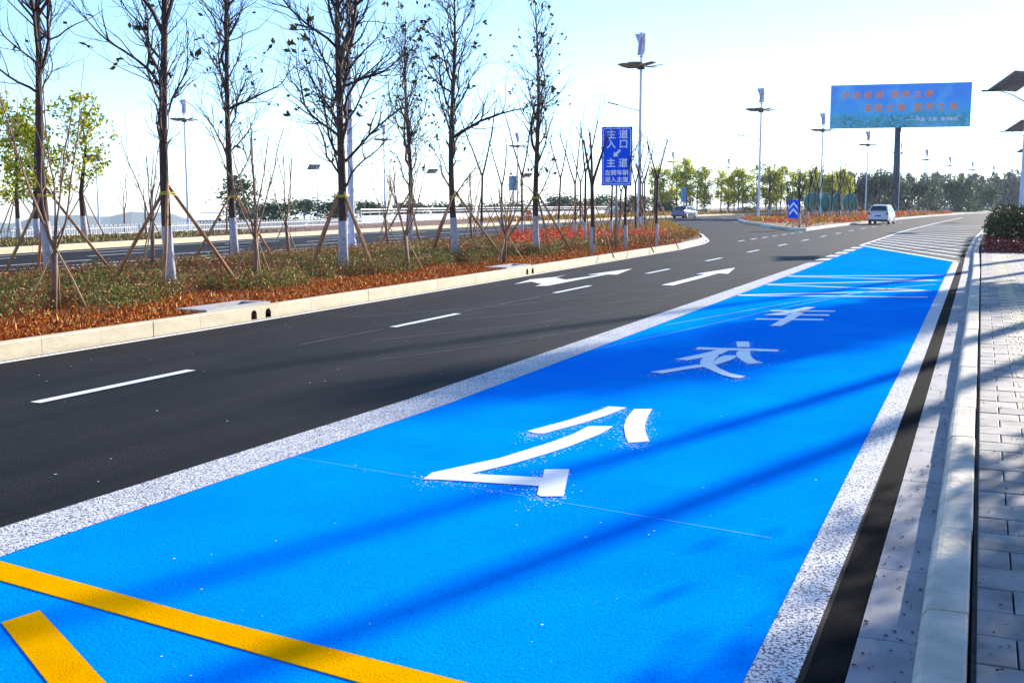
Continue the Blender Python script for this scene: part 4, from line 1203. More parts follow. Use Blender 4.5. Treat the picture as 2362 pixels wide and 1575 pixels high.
# the wood along the far bend: one mass
def wood():
    rg = random.Random(61)
    pts = []
    for i in range(190):
        t = rg.random()
        x = -40 + 85 * t + rg.uniform(-5, 5); y = 292 + 38 * t + rg.uniform(-14, 30)
        H = rg.uniform(6.5, 11) * (1.0 - 0.12 * t)
        for _ in range(190):
            f = rg.random() ** 0.8
            pts.append((x + rg.gauss(0, 1.1 * (1.2 - f)), y + rg.gauss(0, 1.1), H * (0.08 + 0.9 * f)))
    o = leaf_obj('wood', pts, 0.85, island_mat('wood_leaf', [(0.0, (0.05, 0.055, 0.05)), (0.6, (0.11, 0.11, 0.085)), (1, (0.2, 0.185, 0.13))], transl=0.1), up=0.4, asp=0.4, seed=62)
    stuff(o, 'far dark wood along the bend of the road under the billboard', 'wood')
    mb = MB()
    for i in range(420):
        t = rg.random()
        x = -34 + 66 * t + rg.uniform(-4, 4); y = 262 + 44 * t + rg.uniform(-8, 8)
        H = rg.uniform(5, 11)
        a = rg.uniform(-.04, .04)
        mb.tube([(x, y, 0), (x + a * H, y, H * .6), (x + a * H * 1.6, y, H)], [.11, .08, .02], 4, 0, False)
        for k in range(5):
            f = rg.uniform(.45, .95)
            mb.tube([(x + a * H * f, y, H * f), (x + rg.gauss(0, .6), y + rg.gauss(0, .6), H * f + rg.uniform(.4, 1.4))], [.035, .012], 3, 0, False)
        if rg.random() < .6: mb.tube([(x, y - .02, 0), (x, y - .02, 1.1)], [.14, .13], 5, 1, False)
    o = mb.build('wood_trunks', [pm('grey_trunks', (0.10, 0.075, 0.07), (0.17, 0.13, 0.12), 1, .85), WASH])
    stuff(o, 'thin bare trunks standing in front of the far wood', 'wood')
wood()

# ------------------------------------------------------------------ clipped hedge and red shrubs at right
rg = np.random.default_rng(91)
n = 26000
P = np.stack([0.35 + 3.2 * rg.random(n), 44.5 + 24 * rg.random(n) ** 1.3, 0.2 + 1.35 * rg.random(n) ** 0.6], 1)
P[:, 0] += 0.2 * np.sin(P[:, 1] * 1.1); P[:, 2] *= 1 + 0.16 * np.sin(P[:, 1] * 0.9) * np.sin(P[:, 0] * 2) + 0.10 * np.sin(P[:, 1] * 2.7 + P[:, 0] * 3.1)
P += rg.normal(0, 0.06, P.shape)
edge = np.maximum(0, 0.55 - (P[:, 0] - 0.35)); P = P[P[:, 2] < 1.75 - edge * 1.2]
tag(leaf_obj('hedge', P, 0.13, island_mat('hedge_leaf', [(0.0, (0.012, 0.026, 0.012)), (0.55, (0.04, 0.06, 0.022)), (0.85, (0.10, 0.085, 0.03)), (1, (0.20, 0.06, 0.04))], transl=0.15), up=0.3, asp=0.5, seed=92), 'thick dark green hedge at the right edge beyond the pavement', 'hedge')
n = 9000
P = np.stack([0.12 + 2.6 * rg.random(n), 41.5 + 7.5 * rg.random(n), 0.14 + 0.42 * rg.random(n)], 1)
P = P[(P[:, 0] > 0.12 + 0.02 * (P[:, 1] - 41))]
stuff(leaf_obj('red_shrubs', P, 0.085, island_mat('dark_red_leaf', [(0, (0.06, 0.012, 0.012)), (0.5, (0.22, 0.02, 0.02)), (0.85, (0.42, 0.05, 0.04)), (1, (0.6, 0.35, 0.3))]), up=0.5, seed=93), 'low dark red-leaved shrubs in front of the hedge at right', 'shrubs')

# ------------------------------------------------------------------ street lamps with petals and wind turbine
def petal_lamp(loc, label, group, base=0.0, rz=0.0):
    t = empty('street_lamp', loc, rz, label, 'street lamp', group)
    m = MB(); m.tube([(0, 0, base), (0, 0, base + .02), (0, 0, .35), (0, 0, .36), (0, 0, 10.5), (0, 0, 10.95)], [.19, .17, .16, .125, .075, .07], 12)
    m.build('pole', POLE, t, smooth=False)
    for k in range(6):
        a = 2 * PI * k / 6 + 0.26
        mat = Matrix.Rotation(a, 4, 'Z') @ Matrix.Translation((0.20, 0, 10.28 + 0.03 * (k % 2))) @ Matrix.Rotation(R(-7), 4, 'Y') @ Matrix.Rotation(R(9), 4, 'X')
        poly = []
        nn = 11
        for i in range(nn + 1):
            u = i / nn; poly.append((1.32 * u, 0.60 * math.sin(PI * u ** 0.85) ** 0.7))
        for i in range(nn - 1, 0, -1):
            u = i / nn; poly.append((1.32 * u, -0.60 * math.sin(PI * u ** 0.85) ** 0.7))
        p = MB(); p.prism(poly, 0, 0.035, 0, mat)
        for v in (-0.22, 0.0, 0.22):
            p.box(0.15, 1.1 - abs(v), v - .012, v + .012, -0.02, -0.002, 1, mat)
        p.build('solar_petal', [PETAL, STEEL], t)
    h = MB(); h.tube([(0, 0, 10.15), (0, 0, 10.4)], [.24, .24], 10)
    h.build('hub', DARK, t)
    a = MB(); a.tube([(-.05, 0, 7.55), (-.9, 0, 7.78), (-1.55, 0, 7.98)], [.035, .03, .026], 6)
    arm = a.build('arm', POLE, t)
    l = MB(); l.prism([(-1.5, -.07), (-1.5, .07), (-1.75, .11), (-2.1, .10), (-2.25, .05), (-2.25, -.05), (-2.1, -.10), (-1.75, -.11)], 7.93, 8.01, 0, Matrix.Translation((-1.5, 0, 7.97)) @ Matrix.Rotation(R(15), 4, 'Y') @ Matrix.Translation((1.5, 0, -7.97)))
    l.build('lamp_head', DARK, arm)
    tb = MB(); tb.tube([(0, 0, 10.9), (0, 0, 11.0), (0, 0, 11.02), (0, 0, 12.35)], [.11, .11, .028, .022], 8)
    tbo = tb.build('turbine', STEEL, t)
    for k in range(3):
        b = MB(); rows = []
        for i in range(13):
            f = i / 12
            tw = 2 * PI * k / 3 + 1.5 * f + 0.4
            rr = 0.15 + 0.27 * f ** 1.2 + 0.08 * (1 - f) ** 3
            row = []
            for j in range(5):
                g = j / 4
                an = tw + (g - .2) * 1.5
                rad = 0.04 + rr * g
                row.append((rad * math.cos(an), rad * math.sin(an), 11.05 + 1.35 * f))
            rows.append(row)
        for i in range(12):
            for j in range(4):
                b.face([rows[i][j], rows[i][j + 1], rows[i + 1][j + 1], rows[i + 1][j]])
        o = b.build('blade', BLADE, tbo, smooth=True)
        md = o.modifiers.new('thickness', 'SOLIDIFY'); md.thickness = 0.018
    return t
GLmp = 'solar street lamps with petals and a small wind turbine'
L0 = petal_lamp((-21.2, 34.4, 0.2), 'tall solar lamp post standing behind the dense bare tree', GLmp)
LAMPS = [(-20.5, 68.6, .2, 'tall petal lamp post right of the tall blue sign, the largest in full view'),
         (-19.6, 105.2, .2, 'petal lamp post at the left corner of the island beside the chevron sign'),
         (-18.1, 137.3, .2, 'petal lamp post above the green discs, left of the billboard'),
         (-16.3, 174.5, .2, 'petal lamp post just left of the billboard post'),
         (-13.7, 206, .2, 'petal lamp post half hidden by the billboard post'),
         (-10.7, 237.9, .2, 'first small petal lamp post right of the billboard post'),
         (-7.3, 277.1, .2, 'second small petal lamp post right of the billboard post'),
         (-2.7, 316.0, .2, 'third small petal lamp post right of the billboard post'),
         (2.8, 353.2, .2, 'fourth small petal lamp post right of the billboard post'),
         (8.4, 383.4, .2, 'fifth and farthest small petal lamp post right of the billboard post')]
LOW = [(-76.2, 91.4, 0, 'petal lamp post behind the picket fence, between the leftmost front tree and the slanting tree'),
       (-75.2, 130.7, 0, 'petal lamp post right of the dense bare tree, beyond the railing'),
       (-65.1, 153.5, 0, 'petal lamp post left of the narrow bare tree, beyond the railing'),
       (-60.0, 225.2, 0, 'small petal lamp post above the grey car'),
       (-56.6, 264.3, 0, 'small petal lamp post over the yellow-green trees, left of the island lamp'),
       (-52.7, 305.3, 0, 'small petal lamp post over the trees just right of the island lamp'),
       (-48.6, 353.9, 0, 'tiny petal lamp post behind the lamp above the green discs')]
for i, (x, y, z, lb) in enumerate(LAMPS + LOW):
    copy_tree(L0, (x, y, z), PI if x > 3 and y < 60 else 0.05 * i, lb, GLmp)
# longer foot for the lamps that stand on the falling slope
footm = MB(); footm.tube([(0, 0, -14), (0, 0, 0)], [.19, .18], 10)
for o in [o for o in COL.objects if o.get('group') == GLmp and o.location.x < -45]:
    footm.build('foot', POLE, o)
def panel_lamp(loc, label, group, base=0.0, side=-1):
    t = empty('panel_lamp', loc, 0, label, 'street lamp', group)
    m = MB(); m.tube([(0, 0, base), (0, 0, .4), (0, 0, .41), (0, 0, 7.7)], [.15, .14, .11, .06], 10)
    m.build('pole', POLE, t)
    mat = Matrix.Translation((side * -(-.55), 0, 7.55)) @ Matrix.Rotation(R(48), 4, 'Z') @ Matrix.Rotation(R(-26), 4, 'X')
    p = MB(); p.box(-.95, .95, -.85, .85, -.02, .03, 0, mat)
    for v in (-.63, -.32, 0, .32, .63): p.box(v - .015, v + .015, -.74, .74, -.05, -.022, 1, mat)
    p.box(-.94, .94, -.03, .03, -.09, -.051, 1, mat)
    p.build('solar_panel', [CELL, STEEL], t)
    h = MB(); h.tube([(0, 0, 7.6), (0, 0, 8.0)], [.07, .05], 8); h.build('bracket', STEEL, t)
    a = MB(); a.tube([(side * .05, 0, 6.55), (side * .7, 0, 6.95), (side * 1.3, 0, 7.15)], [.04, .032, .026], 6)
    arm = a.build('arm', POLE, t)
    l = MB(); l.prism([(side * 1.2, -.07), (side * 1.2, .07), (side * 1.5, .12), (side * 1.9, .09), (side * 2.05, .04), (side * 2.05, -.04), (side * 1.9, -.09), (side * 1.5, -.12)], 7.12, 7.20)
    l.build('lamp_head', DARK, arm)
    return t
GPL = 'solar panel lamp posts'
PL0 = panel_lamp((1.75, 58.5, 0.11), 'nearest solar panel lamp post at the right edge above the hedge', GPL)
for x, y, lb in ((3.05, 92, 'second solar panel lamp post at the right edge'), (4.9, 130, 'third solar panel lamp post at the right edge, lowest in view')):
    copy_tree(PL0, (x, y, 0.11), 0, lb, GPL)
lowp = panel_lamp((-97.9, 148.7, 0), 'small square-panel lamp left of the dense bare tree', GPL, -14)
for x, y, lb in ((-90.9, 176.2, 'small square-panel lamp between the slim tree and the tree with the white foot'), (-86.2, 209.8, 'small square-panel lamp just left of the narrow bare tree'), (-104.2, 107.8, 'small square-panel lamp behind the lone leafy tree at left')):
    copy_tree(lowp, (x, y, 0), 0, lb, GPL)

# ------------------------------------------------------------------ lettering helper
def text_obj(name, s, size, mat, parent, loc, rot, extrude=0.004, offset=0.0, shear=0.0, spacing=1.0, align='CENTER', fat=0.0):
    cu = bpy.data.curves.new(name, 'FONT')
    cu.body = s; cu.size = size; cu.align_x = align; cu.align_y = 'CENTER'
    cu.extrude = extrude; cu.offset = offset; cu.shear = shear; cu.space_character = spacing
    tmp = bpy.data.objects.new(name, cu); COL.objects.link(tmp)
    dg = bpy.context.evaluated_depsgraph_get()
    me = bpy.data.meshes.new_from_object(tmp.evaluated_get(dg))
    bpy.data.objects.remove(tmp); bpy.data.curves.remove(cu)
    me.name = name
    if fat:      # heavier strokes: the same glyph repeated a hair aside, each copy a hair deeper
        bm = bmesh.new(); bm.from_mesh(me)
        src = bm.verts[:] + bm.edges[:] + bm.faces[:]
        for i, (ax, ay) in enumerate(((1, 0), (-1, 0), (0, 1), (0, -1), (.7, .7), (-.7, .7), (.7, -.7), (-.7, -.7))):
            r = bmesh.ops.duplicate(bm, geom=src)
            bmesh.ops.translate(bm, verts=[q for q in r['geom'] if isinstance(q, bmesh.types.BMVert)], vec=(ax * fat, ay * fat, -0.0004 * (i + 1)))
        bm.to_mesh(me); bm.free()
    me.materials.clear(); me.materials.append(mat)
    o = bpy.data.objects.new(name, me); COL.objects.link(o)
    o.parent = parent; o.location = loc; o.rotation_euler = rot
    return o
UP = (R(90), 0, 0)

# ------------------------------------------------------------------ tall blue sign
def rrect(w, h, r, n=5):
    pts = []
    for cx, cy, a0 in ((w / 2 - r, h / 2 - r, 0), (-w / 2 + r, h / 2 - r, 90), (-w / 2 + r, -h / 2 + r, 180), (w / 2 - r, -h / 2 + r, 270)):
        for i in range(n + 1):
            a = R(a0 + 90 * i / n); pts.append((cx + r * math.cos(a), cy + r * math.sin(a)))
    return pts
VERT = Matrix.Rotation(R(90), 4, 'X')
sg = empty('road_sign', (-11.78, 36.65, 0.17), R(14), 'tall blue road sign with white lettering and an arrow at the bed edge', 'road sign')
m = MB(); m.tube([(0.0, 0.06, -.1), (0.0, 0.06, 3.9)], [.045, .045], 10); m.build('post', STEEL, sg, smooth=True)
W_, H_ = 1.06, 2.03
zc = 2.30 + H_ / 2
p = MB(); p.prism(rrect(W_, H_, .02, 2), 0, .02, 0, Matrix.Translation((0, 0, zc)) @ VERT); p.build('panel', SIGN_BLUE, sg)
b = MB()
o_ = rrect(W_ - .09, H_ - .09, .10); i_ = rrect(W_ - .135, H_ - .135, .08)
for k in range(len(o_)):
    k2 = (k + 1) % len(o_)
    b.face([(o_[k][0], -.0235, zc + o_[k][1]), (o_[k2][0], -.0235, zc + o_[k2][1]), (i_[k2][0], -.0235, zc + i_[k2][1]), (i_[k][0], -.0235, zc + i_[k][1])])
b.build('border', SIGN_WHITE, sg)
for x, z, s, sz in ((-.20, .735, '主', .33), (.22, .735, '道', .33), (-.20, .405, '入', .33), (.23, .405, '口', .33), (-.20, -.245, '主', .33), (.22, -.245, '道', .33), (0.0, -.575, '左转车辆', .205), (0.0, -.815, '进入主道', .205)):
    text_obj('lettering', s, sz, SIGN_WHITE, sg, (x, -.024, zc + z), UP, 0.003, 0.0, fat=.006)
ar = [(-.5, 0), (-.08, .34), (-.08, .13), (.5, .13), (.5, -.13), (-.08, -.13), (-.08, -.34)]
a = MB(); a.prism([(q[0] * .33, q[1] * .33) for q in ar], .021, .025, 0, Matrix.Translation((.0, 0, zc + .10)) @ VERT @ Matrix.Rotation(R(45), 4, 'Z')); a.build('arrow', SIGN_WHITE, sg)
c = MB()
for z in (zc - .6, zc + .6): c.box(-.09, .09, .0, .12, z - .03, z + .03)
c.build('bracket', STEEL, sg)

# chevron sign on the island nose
cs = empty('road_sign', (-11.72, 75.6, 0.17), R(9), 'small blue chevron sign on the nose of the island', 'road sign')
m = MB(); m.tube([(0, .04, -.1), (0, .04, 1.9)], [.035, .035], 8); m.build('post', STEEL, cs)
p = MB(); p.prism(rrect(.66, 1.22, .03, 2), 0, .02, 0, Matrix.Translation((0, 0, 1.28)) @ VERT); p.build('panel', SIGN_BLUE, cs)
cv = MB()
for z in (-.30, .12):
    cv.prism([(-.27, z - .12), (0, z + .20), (.27, z - .12), (.27, z + .06), (0, z + .38), (-.27, z + .06)], .021, .024, 0, Matrix.Translation((0, 0, 1.28)) @ VERT)
cv.build('chevrons', SIGN_WHITE, cs)

# small blue signs far off
for xy, w, h, zc_, lb in (((-51.5, 120.0), .95, 1.7, 4.1, 'narrow blue banner sign on a post behind the bare saplings, centre'), ((-43.5, 170.0), .9, 2.2, 3.0, 'small blue banner on a post just right of the tall blue sign')):
    s_ = empty('banner_sign', (xy[0], xy[1], 0.1), R(25), lb, 'sign', 'small blue banners on posts')
    m = MB(); m.tube([(0, .06, -.3), (0, .06, zc_ + h / 2 + .1)], [.06, .05], 8); m.build('post', POLE, s_)
    p = MB(); p.prism(rrect(w, h, .02, 2), 0, .03, 0, Matrix.Translation((0, 0, zc_)) @ VERT); p.build('panel', pm('banner_blue', (0.10, 0.14, 0.5), (0.05, 0.3, 0.5), .8, .5), s_)
    p = MB(); p.box(-w * .5, -w * .2, -.036, -.032, zc_ - h / 2, zc_ + h / 2); p.build('stripe', pm('banner_teal', (0.08, 0.35, 0.55), (0.1, 0.4, 0.6), 2, .5), s_)

# ------------------------------------------------------------------ billboard
def make_print():
    m, nt, b = base_mat('billboard_print')
    tc = nt.nodes.new('ShaderNodeTexCoord')
    sep = nt.nodes.new('ShaderNodeSeparateXYZ'); nt.links.new(tc.outputs['Generated'], sep.inputs[0])
    n1 = noise(nt, tc.outputs['Object'], 0.32, 4); n2 = noise(nt, tc.outputs['Object'], 1.9, 5, 0.7)
    ad = node(nt, 'ShaderNodeMath', operation='MULTIPLY_ADD'); ad.inputs[1].default_value = 0.45
    nt.links.new(n1.outputs[0], ad.inputs[0]); nt.links.new(sep.outputs['Z'], ad.inputs[2])
    skyr = ramp(nt, ad.outputs[0], [(0.30, (0.003, 0.34, 0.52)), (0.46, (0.0, 0.46, 0.78)), (0.62, (0.0, 0.38, 0.92)), (1.0, (0.0, 0.26, 0.95))])
    city = ramp(nt, n2.outputs[0], [(0.36, (0.002, 0.09, 0.20)), (0.48, (0.005, 0.34, 0.36)), (0.58, (0.02, 0.36, 0.75)), (0.70, (0.5, 0.85, 0.95))])
    k = ramp(nt, ad.outputs[0], [(0.44, (1, 1, 1)), (0.60, (0, 0, 0))])
    c = mix(nt, k.outputs[0], skyr.outputs[0], city.outputs[0])
    cl = noise(nt, tc.outputs['Object'], 0.22, 5)
    ck = ramp(nt, cl.outputs[0], [(0.50, (0, 0, 0)), (0.70, (0.75, 0.75, 0.75))])
    c = mix(nt, ck.outputs[0], c, (0.16, 0.62, 0.97))
    nt.links.new(c, b.inputs['Base Color']); b.inputs['Roughness'].default_value = 0.4
    return m
bb = empty('billboard', (-11.0, 160.0, 0.1), R(9), 'big blue billboard with orange calligraphy on a single dark post', 'billboard')
m = MB(); m.tube([(0, .7, -.2), (0, .7, 12.2)], [.46, .43], 16); m.build('post', pm('blue_grey_post', (0.045, 0.06, 0.13), (0.035, 0.045, 0.10), .6, .5), bb, smooth=True)
BW, BH, BZ = 18.2, 5.9, 14.95
p = MB(); p.box(-BW / 2, BW / 2, .14, 1.2, BZ - BH / 2 + .05, BZ + BH / 2 - .05); p.build('frame', pm('billboard_frame', (0.03, 0.05, 0.10), (0.02, 0.04, 0.08), 1, .5), bb)
p = MB(); p.box(-BW / 2 - .02, BW / 2 + .02, 0, .13, BZ - BH / 2, BZ + BH / 2); p.build('printed_face', make_print(), bb)
ORG = pm('calligraphy_orange', (0.92, 0.11, 0.006), (0.88, 0.08, 0.005), 1, .5); CRM = pm('calligraphy_edge', (0.95, 0.75, 0.35), (0.92, 0.7, 0.3), 1, .5)
for line, xs, z in (('开放枢纽创新之都', (-7.57, -6.04, -4.48, -2.91, -.78, .74, 2.35, 3.91), 1.45), ('宜居之城圆梦之地', (-4.39, -2.96, -1.43, .17, 2.48, 4.04, 5.57, 7.26), -.3)):
    for ch, x in zip(line, xs):
        text_obj('lettering', ch, 1.02, CRM, bb, (x * .945, -.012, BZ + z), UP, 0.006, 0.0, 0.12, fat=.032)
        text_obj('lettering', ch, 1.02, ORG, bb, (x * .945, -.030, BZ + z), UP, 0.006, 0.0, 0.12, fat=.008)
text_obj('lettering', '—— 中国 · 云南 · 滇中新区', .56, pm('small_print_white', (0.75, 0.75, 0.95), (0.7, 0.7, 0.9), 1, .5), bb, (4.25, -.012, BZ - 1.9), UP, 0.006, 0.0, fat=.012)

# ------------------------------------------------------------------ green discs on the island
GREEN = pm('green_disc', (0.008, 0.17, 0.13), (0.006, 0.13, 0.11), .8, .35)
def disc(loc, rz, rx, rzz, label):
    t = empty('green_disc', loc, rz, label, 'display disc', 'green discs standing in a row on the island')
    b = MB(); n = 28; rows = []
    for (k, d) in ((1.0, 0.0), (.97, -.05), (.82, -.11), (.5, -.17), (.0001, -.20)):
        rows.append([(rx * k * math.cos(2 * PI * i / n), d, 1.85 + rzz * k * math.sin(2 * PI * i / n)) for i in range(n)])
    for r_ in range(4):
        for i in range(n):
            b.face([rows[r_][i], rows[r_][(i + 1) % n], rows[r_ + 1][(i + 1) % n], rows[r_ + 1][i]])
    b.face([(rx * math.cos(2 * PI * i / n), .06, 1.85 + rzz * math.sin(2 * PI * i / n)) for i in reversed(range(n))])
    b.build('shell', GREEN, t, smooth=True)
    r = MB(); r.tube([(rx * math.cos(2 * PI * i / n), .03, 1.85 + rzz * math.sin(2 * PI * i / n)) for i in range(n + 1)], [.05] * (n + 1), 6, cap=False)
    r.build('rim', pm('pale_rim', (0.55, 0.75, 0.70), (0.45, 0.65, 0.6), 2, .4), t)
    p = MB(); p.tube([(0, .12, -.1), (0, .12, 1.2)], [.05, .05], 8); p.build('post', STEEL, t)
    return t
for i, (xy, rz, rx, rzz, lb) in enumerate((((-17.7, 127.5), 22, .95, 1.12, 'leftmost and broadest of the four green discs'), ((-16.3, 128), 50, .72, 1.10, 'second of the four green discs from the left, turned edge-on'), ((-15.1, 128.5), 46, .74, 1.08, 'third of the four green discs from the left'), ((-13.75, 129), 24, .82, 1.05, 'rightmost of the four green discs, nearest the white car'))):
    disc((xy[0], xy[1], 0.05), R(rz), rx, rzz, lb)

# ------------------------------------------------------------------ cars
def car(loc, rz, label, paint, kind):
    t = empty('car', loc, rz, label, 'car')
    if kind == 'sedan':
        L, Wd = 4.6, 1.78
        low = [(-2.28, .34, .86, .80), (-2.22, .26, .98, .85), (-1.9, .22, 1.02, .875), (-1.0, .20, .98, .89), (0.4, .20, .93, .89), (1.2, .20, .90, .88), (1.9, .24, .80, .84), (2.25, .32, .66, .72)]
        cab = [(-1.75, 1.0), (-1.15, 1.42), (-.3, 1.46), (.35, 1.42), (1.15, .93)]
        wheels = (-1.36, 1.34); wr = .315; belt = .97
    else:
        L, Wd = 4.7, 1.8
        low = [(-2.32, .36, 1.02, .82), (-2.26, .28, 1.08, .87), (-1.9, .24, 1.10, .89), (-1.0, .22, 1.06, .90), (0.6, .22, 1.02, .90), (1.4, .22, .98, .89), (2.0, .26, .90, .85), (2.32, .36, .72, .74)]
        cab = [(-2.20, 1.08), (-1.92, 1.60), (-1.0, 1.68), (.5, 1.64), (1.5, 1.0)]
        wheels = (-1.42, 1.36); wr = .33; belt = 1.06
    b = MB(); rows = []
    for (y, z0, z1, hw) in low:
        zm = z0 + (z1 - z0) * .55
        half = [(0, z0), (hw * .86, z0), (hw * .97, z0 + .10), (hw, zm), (hw * .985, z1 - .10), (hw * .93, z1 - .02), (hw * .80, z1 + .01), (0, z1 + .025)]
        ring = [(x, y, z) for x, z in half] + [(-x, y, z) for x, z in half[-2:0:-1]]
        rows.append(ring)
    n = len(rows[0])
    for i in range(len(rows) - 1):
        for k in range(n):
            b.face([rows[i][k], rows[i + 1][k], rows[i + 1][(k + 1) % n], rows[i][(k + 1) % n]])
    b.face(rows[0]); b.face(rows[-1][::-1])
    # cabin
    hwb = Wd / 2 * .95; hwt = Wd / 2 * .72
    crows = []
    for i, (y, z) in enumerate(cab):
        f = (z - belt + .05) / (max(q[1] for q in cab) - belt + .05)
        hw = hwb + (hwt - hwb) * max(0, f)
        crows.append([(-hw, y, z), (-hw * .9, y, z + .03), (0, y, z + .045), (hw * .9, y, z + .03), (hw, y, z)])
    for i in range(len(crows) - 1):
        for k in range(4):
            b.face([crows[i][k], crows[i + 1][k], crows[i + 1][k + 1], crows[i][k + 1]])
    for sgn in (0, 4):
        top = [crows[i][sgn] for i in range(len(crows))]
        sx = -1 if sgn == 0 else 1
        bot = [(sx * hwb, cab[-1][0], belt - .08), (sx * hwb, cab[0][0], belt - .08)]
        poly = top + bot
        b.face(poly if sgn == 0 else poly[::-1])
    body = b.build('body', paint, t, smooth=False)
    bm = bmesh.new(); bm.from_mesh(body.data); bmesh.ops.remove_doubles(bm, verts=bm.verts, dist=1e-4); bmesh.ops.recalc_face_normals(bm, faces=bm.faces[:]); bm.to_mesh(body.data); bm.free()
    # glass, 4 mm proud
    g = MB(); a, c = crows[0], crows[1]
    def lerp(p, q, f): return tuple(p[i] + (q[i] - p[i]) * f for i in range(3))
    def off(p, d): return (p[0] + d[0], p[1] + d[1], p[2] + d[2])
    q = [lerp(a[0], c[0], .10), lerp(a[4], c[4], .10), lerp(a[4], c[4], .90), lerp(a[0], c[0], .90)]
    q = [(p_[0] * .86, p_[1] - .02, p_[2] + .045) for p_ in q]
    q = [q[0], (0, q[0][1] - .01, q[0][2] + .02), q[1], q[2], (0, q[2][1] - .01, q[2][2] + .02), q[3]]
    g.face(q); g.build('rear_window', GLASS, t)
    a, c = crows[-1], crows[-2]
    g = MB(); q = [lerp(a[4], c[4], .08), lerp(a[0], c[0], .08), lerp(a[0], c[0], .92), lerp(a[4], c[4], .92)]
    g.face([(p_[0] * .88, p_[1] + .02, p_[2] + .05) for p_ in q]); g.build('windscreen', GLASS, t)
    zt = max(q[1] for q in cab)
    for sx in (-1, 1):
        def sp(y, z):
            f = (z - belt + .05) / (zt - belt + .05)
            return (sx * (hwb + (hwt - hwb) * max(0, f) + .012), y, z)
        y0, y1 = cab[0][0] + .35, cab[-1][0] - .25
        ym = (cab[1][0] + cab[3][0]) / 2
        for (ya, yb, yc, yd) in ((y0, ym - .04, ym - .04, cab[1][0] + .12), (ym + .04, y1, cab[3][0] - .05, ym + .04)):
            g = MB(); q = [sp(ya, belt), sp(yb, belt), sp(yc, zt - .09), sp(yd, zt - .09)]
            g.face(q if sx > 0 else q[::-1]); g.build('side_window', GLASS, t)
        for wy in wheels:
            w = empty('wheel', (sx * (Wd / 2 - .10), wy, wr)); w.parent = t
            ty = MB(); ty.tube([(-.10, 0, 0), (-.085, 0, 0), (.085, 0, 0), (.10, 0, 0)], [wr * .9, wr, wr, wr * .9], 20); ty.build('tyre', TYRE, w)
            r_ = MB(); r_.tube([(sx * .101, 0, 0), (sx * .108, 0, 0)], [wr * .64, wr * .60], 16); r_.build('rim', RIM, w)
        # dark sill between the wheels
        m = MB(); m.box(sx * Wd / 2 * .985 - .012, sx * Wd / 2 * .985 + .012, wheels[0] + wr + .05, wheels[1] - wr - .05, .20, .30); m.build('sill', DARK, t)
        mm = MB(); mm.box(sx * (Wd / 2 + .02), sx * (Wd / 2 + .17), cab[-1][0] - .62, cab[-1][0] - .52, belt - .02, belt + .12); mm.build('mirror', paint, t, bevel=.02)
        yb = low[1][0]
        tl = MB()
        if kind == 'sedan':
            tl.box(sx * .42, sx * .80, yb - .075, yb + .05, .72, .90); 
        else:
            tl.prism([(sx * .50, .88), (sx * .86, .84), (sx * .87, 1.05), (sx * .72, 1.0)], -(yb + .06), -(yb - .075), 0, Matrix.Rotation(R(90), 4, 'X'))
        tl.build('tail_light', TAIL, t)
    yb = low[0][0]
    p = MB(); p.box(-.24, .24, yb - .035, yb + .05, .70 if kind != 'sedan' else .62, .82 if kind != 'sedan' else .74); p.build('number_plate', pm('plate_blue', (0.02, 0.05, 0.45), (0.03, 0.06, 0.5), 4, .4), t)
    p = MB(); p.box(-Wd / 2 * .9, Wd / 2 * .9, yb - .06, yb + .12, .24, .44); p.build('rear_bumper', DARK, t, bevel=.03)
    if kind == 'sedan':
        p = MB(); p.tube([(0, -.9, 1.44), (0, -1.0, 1.62)], [.03, .012], 6); p.build('antenna', paint, t)
    return t
SILVER = pm('silver_car_paint', (0.13, 0.16, 0.28), (0.11, 0.135, 0.25), .5, .22, metal=.35)
WHITEC = pm('white_car_paint', (0.58, 0.60, 0.68), (0.55, 0.57, 0.65), .5, .25)
car((-33.3, 131.0, 0.004), R(-9), 'silver sedan driving away on the far road before the row of trees', SILVER, 'sedan')
car((-8.1, 102.3, 0.004), R(-4), 'white people carrier driving away along the island kerb', WHITEC, 'van')

# ------------------------------------------------------------------ fence, railing, buildings, barrel
fp = resample([(-41.0, 20), (-40.6, 33), (-41.2, 44), (-42.4, 56), (-44.0, 70), (-46.5, 86)], 0.17)
f0 = Vector((fp[0].x, fp[0].y, 0.0))
fe = empty('picket_fence', (f0.x, f0.y, 0.2), 0, 'low white picket fence with rounded tops along the far verge', 'fence')
m = MB(); m2 = MB()
for i in range(len(fp) - 1):
    a = fp[i] - fp[0]; b_ = fp[i + 1] - fp[0]
    m.tube([(a.x, a.y, 0), (a.x, a.y, .48)], [.022, .022], 5, cap=False)
    if i % 2 == 0:
        md = (a + b_) / 2
        m.tube([(a.x, a.y, .48), (a.x * .7 + b_.x * .3, a.y * .7 + b_.y * .3, .555), (a.x * .3 + b_.x * .7, a.y * .3 + b_.y * .7, .555), (b_.x, b_.y, .48)], [.022] * 4, 5, cap=False)
step = 12
for z in (.12, .40):
    pts = [(fp[i].x - fp[0].x, fp[i].y - fp[0].y, z) for i in range(0, len(fp), step)]
    m2.tube(pts, [.025] * len(pts), 5)
m.build('pickets', FENCE_W, fe); m2.build('rail', FENCE_W, fe)
rp = resample([(-47.2, 78), (-49.5, 94), (-50.4, 115), (-49.5, 140), (-50.5, 158)], 2.0)
rl = empty('bridge_railing', (rp[0].x, rp[0].y, 0.2), 0, 'long pale parapet with a pipe railing on top beyond the far road', 'railing')
m = MB(); m2 = MB(); m3 = MB()
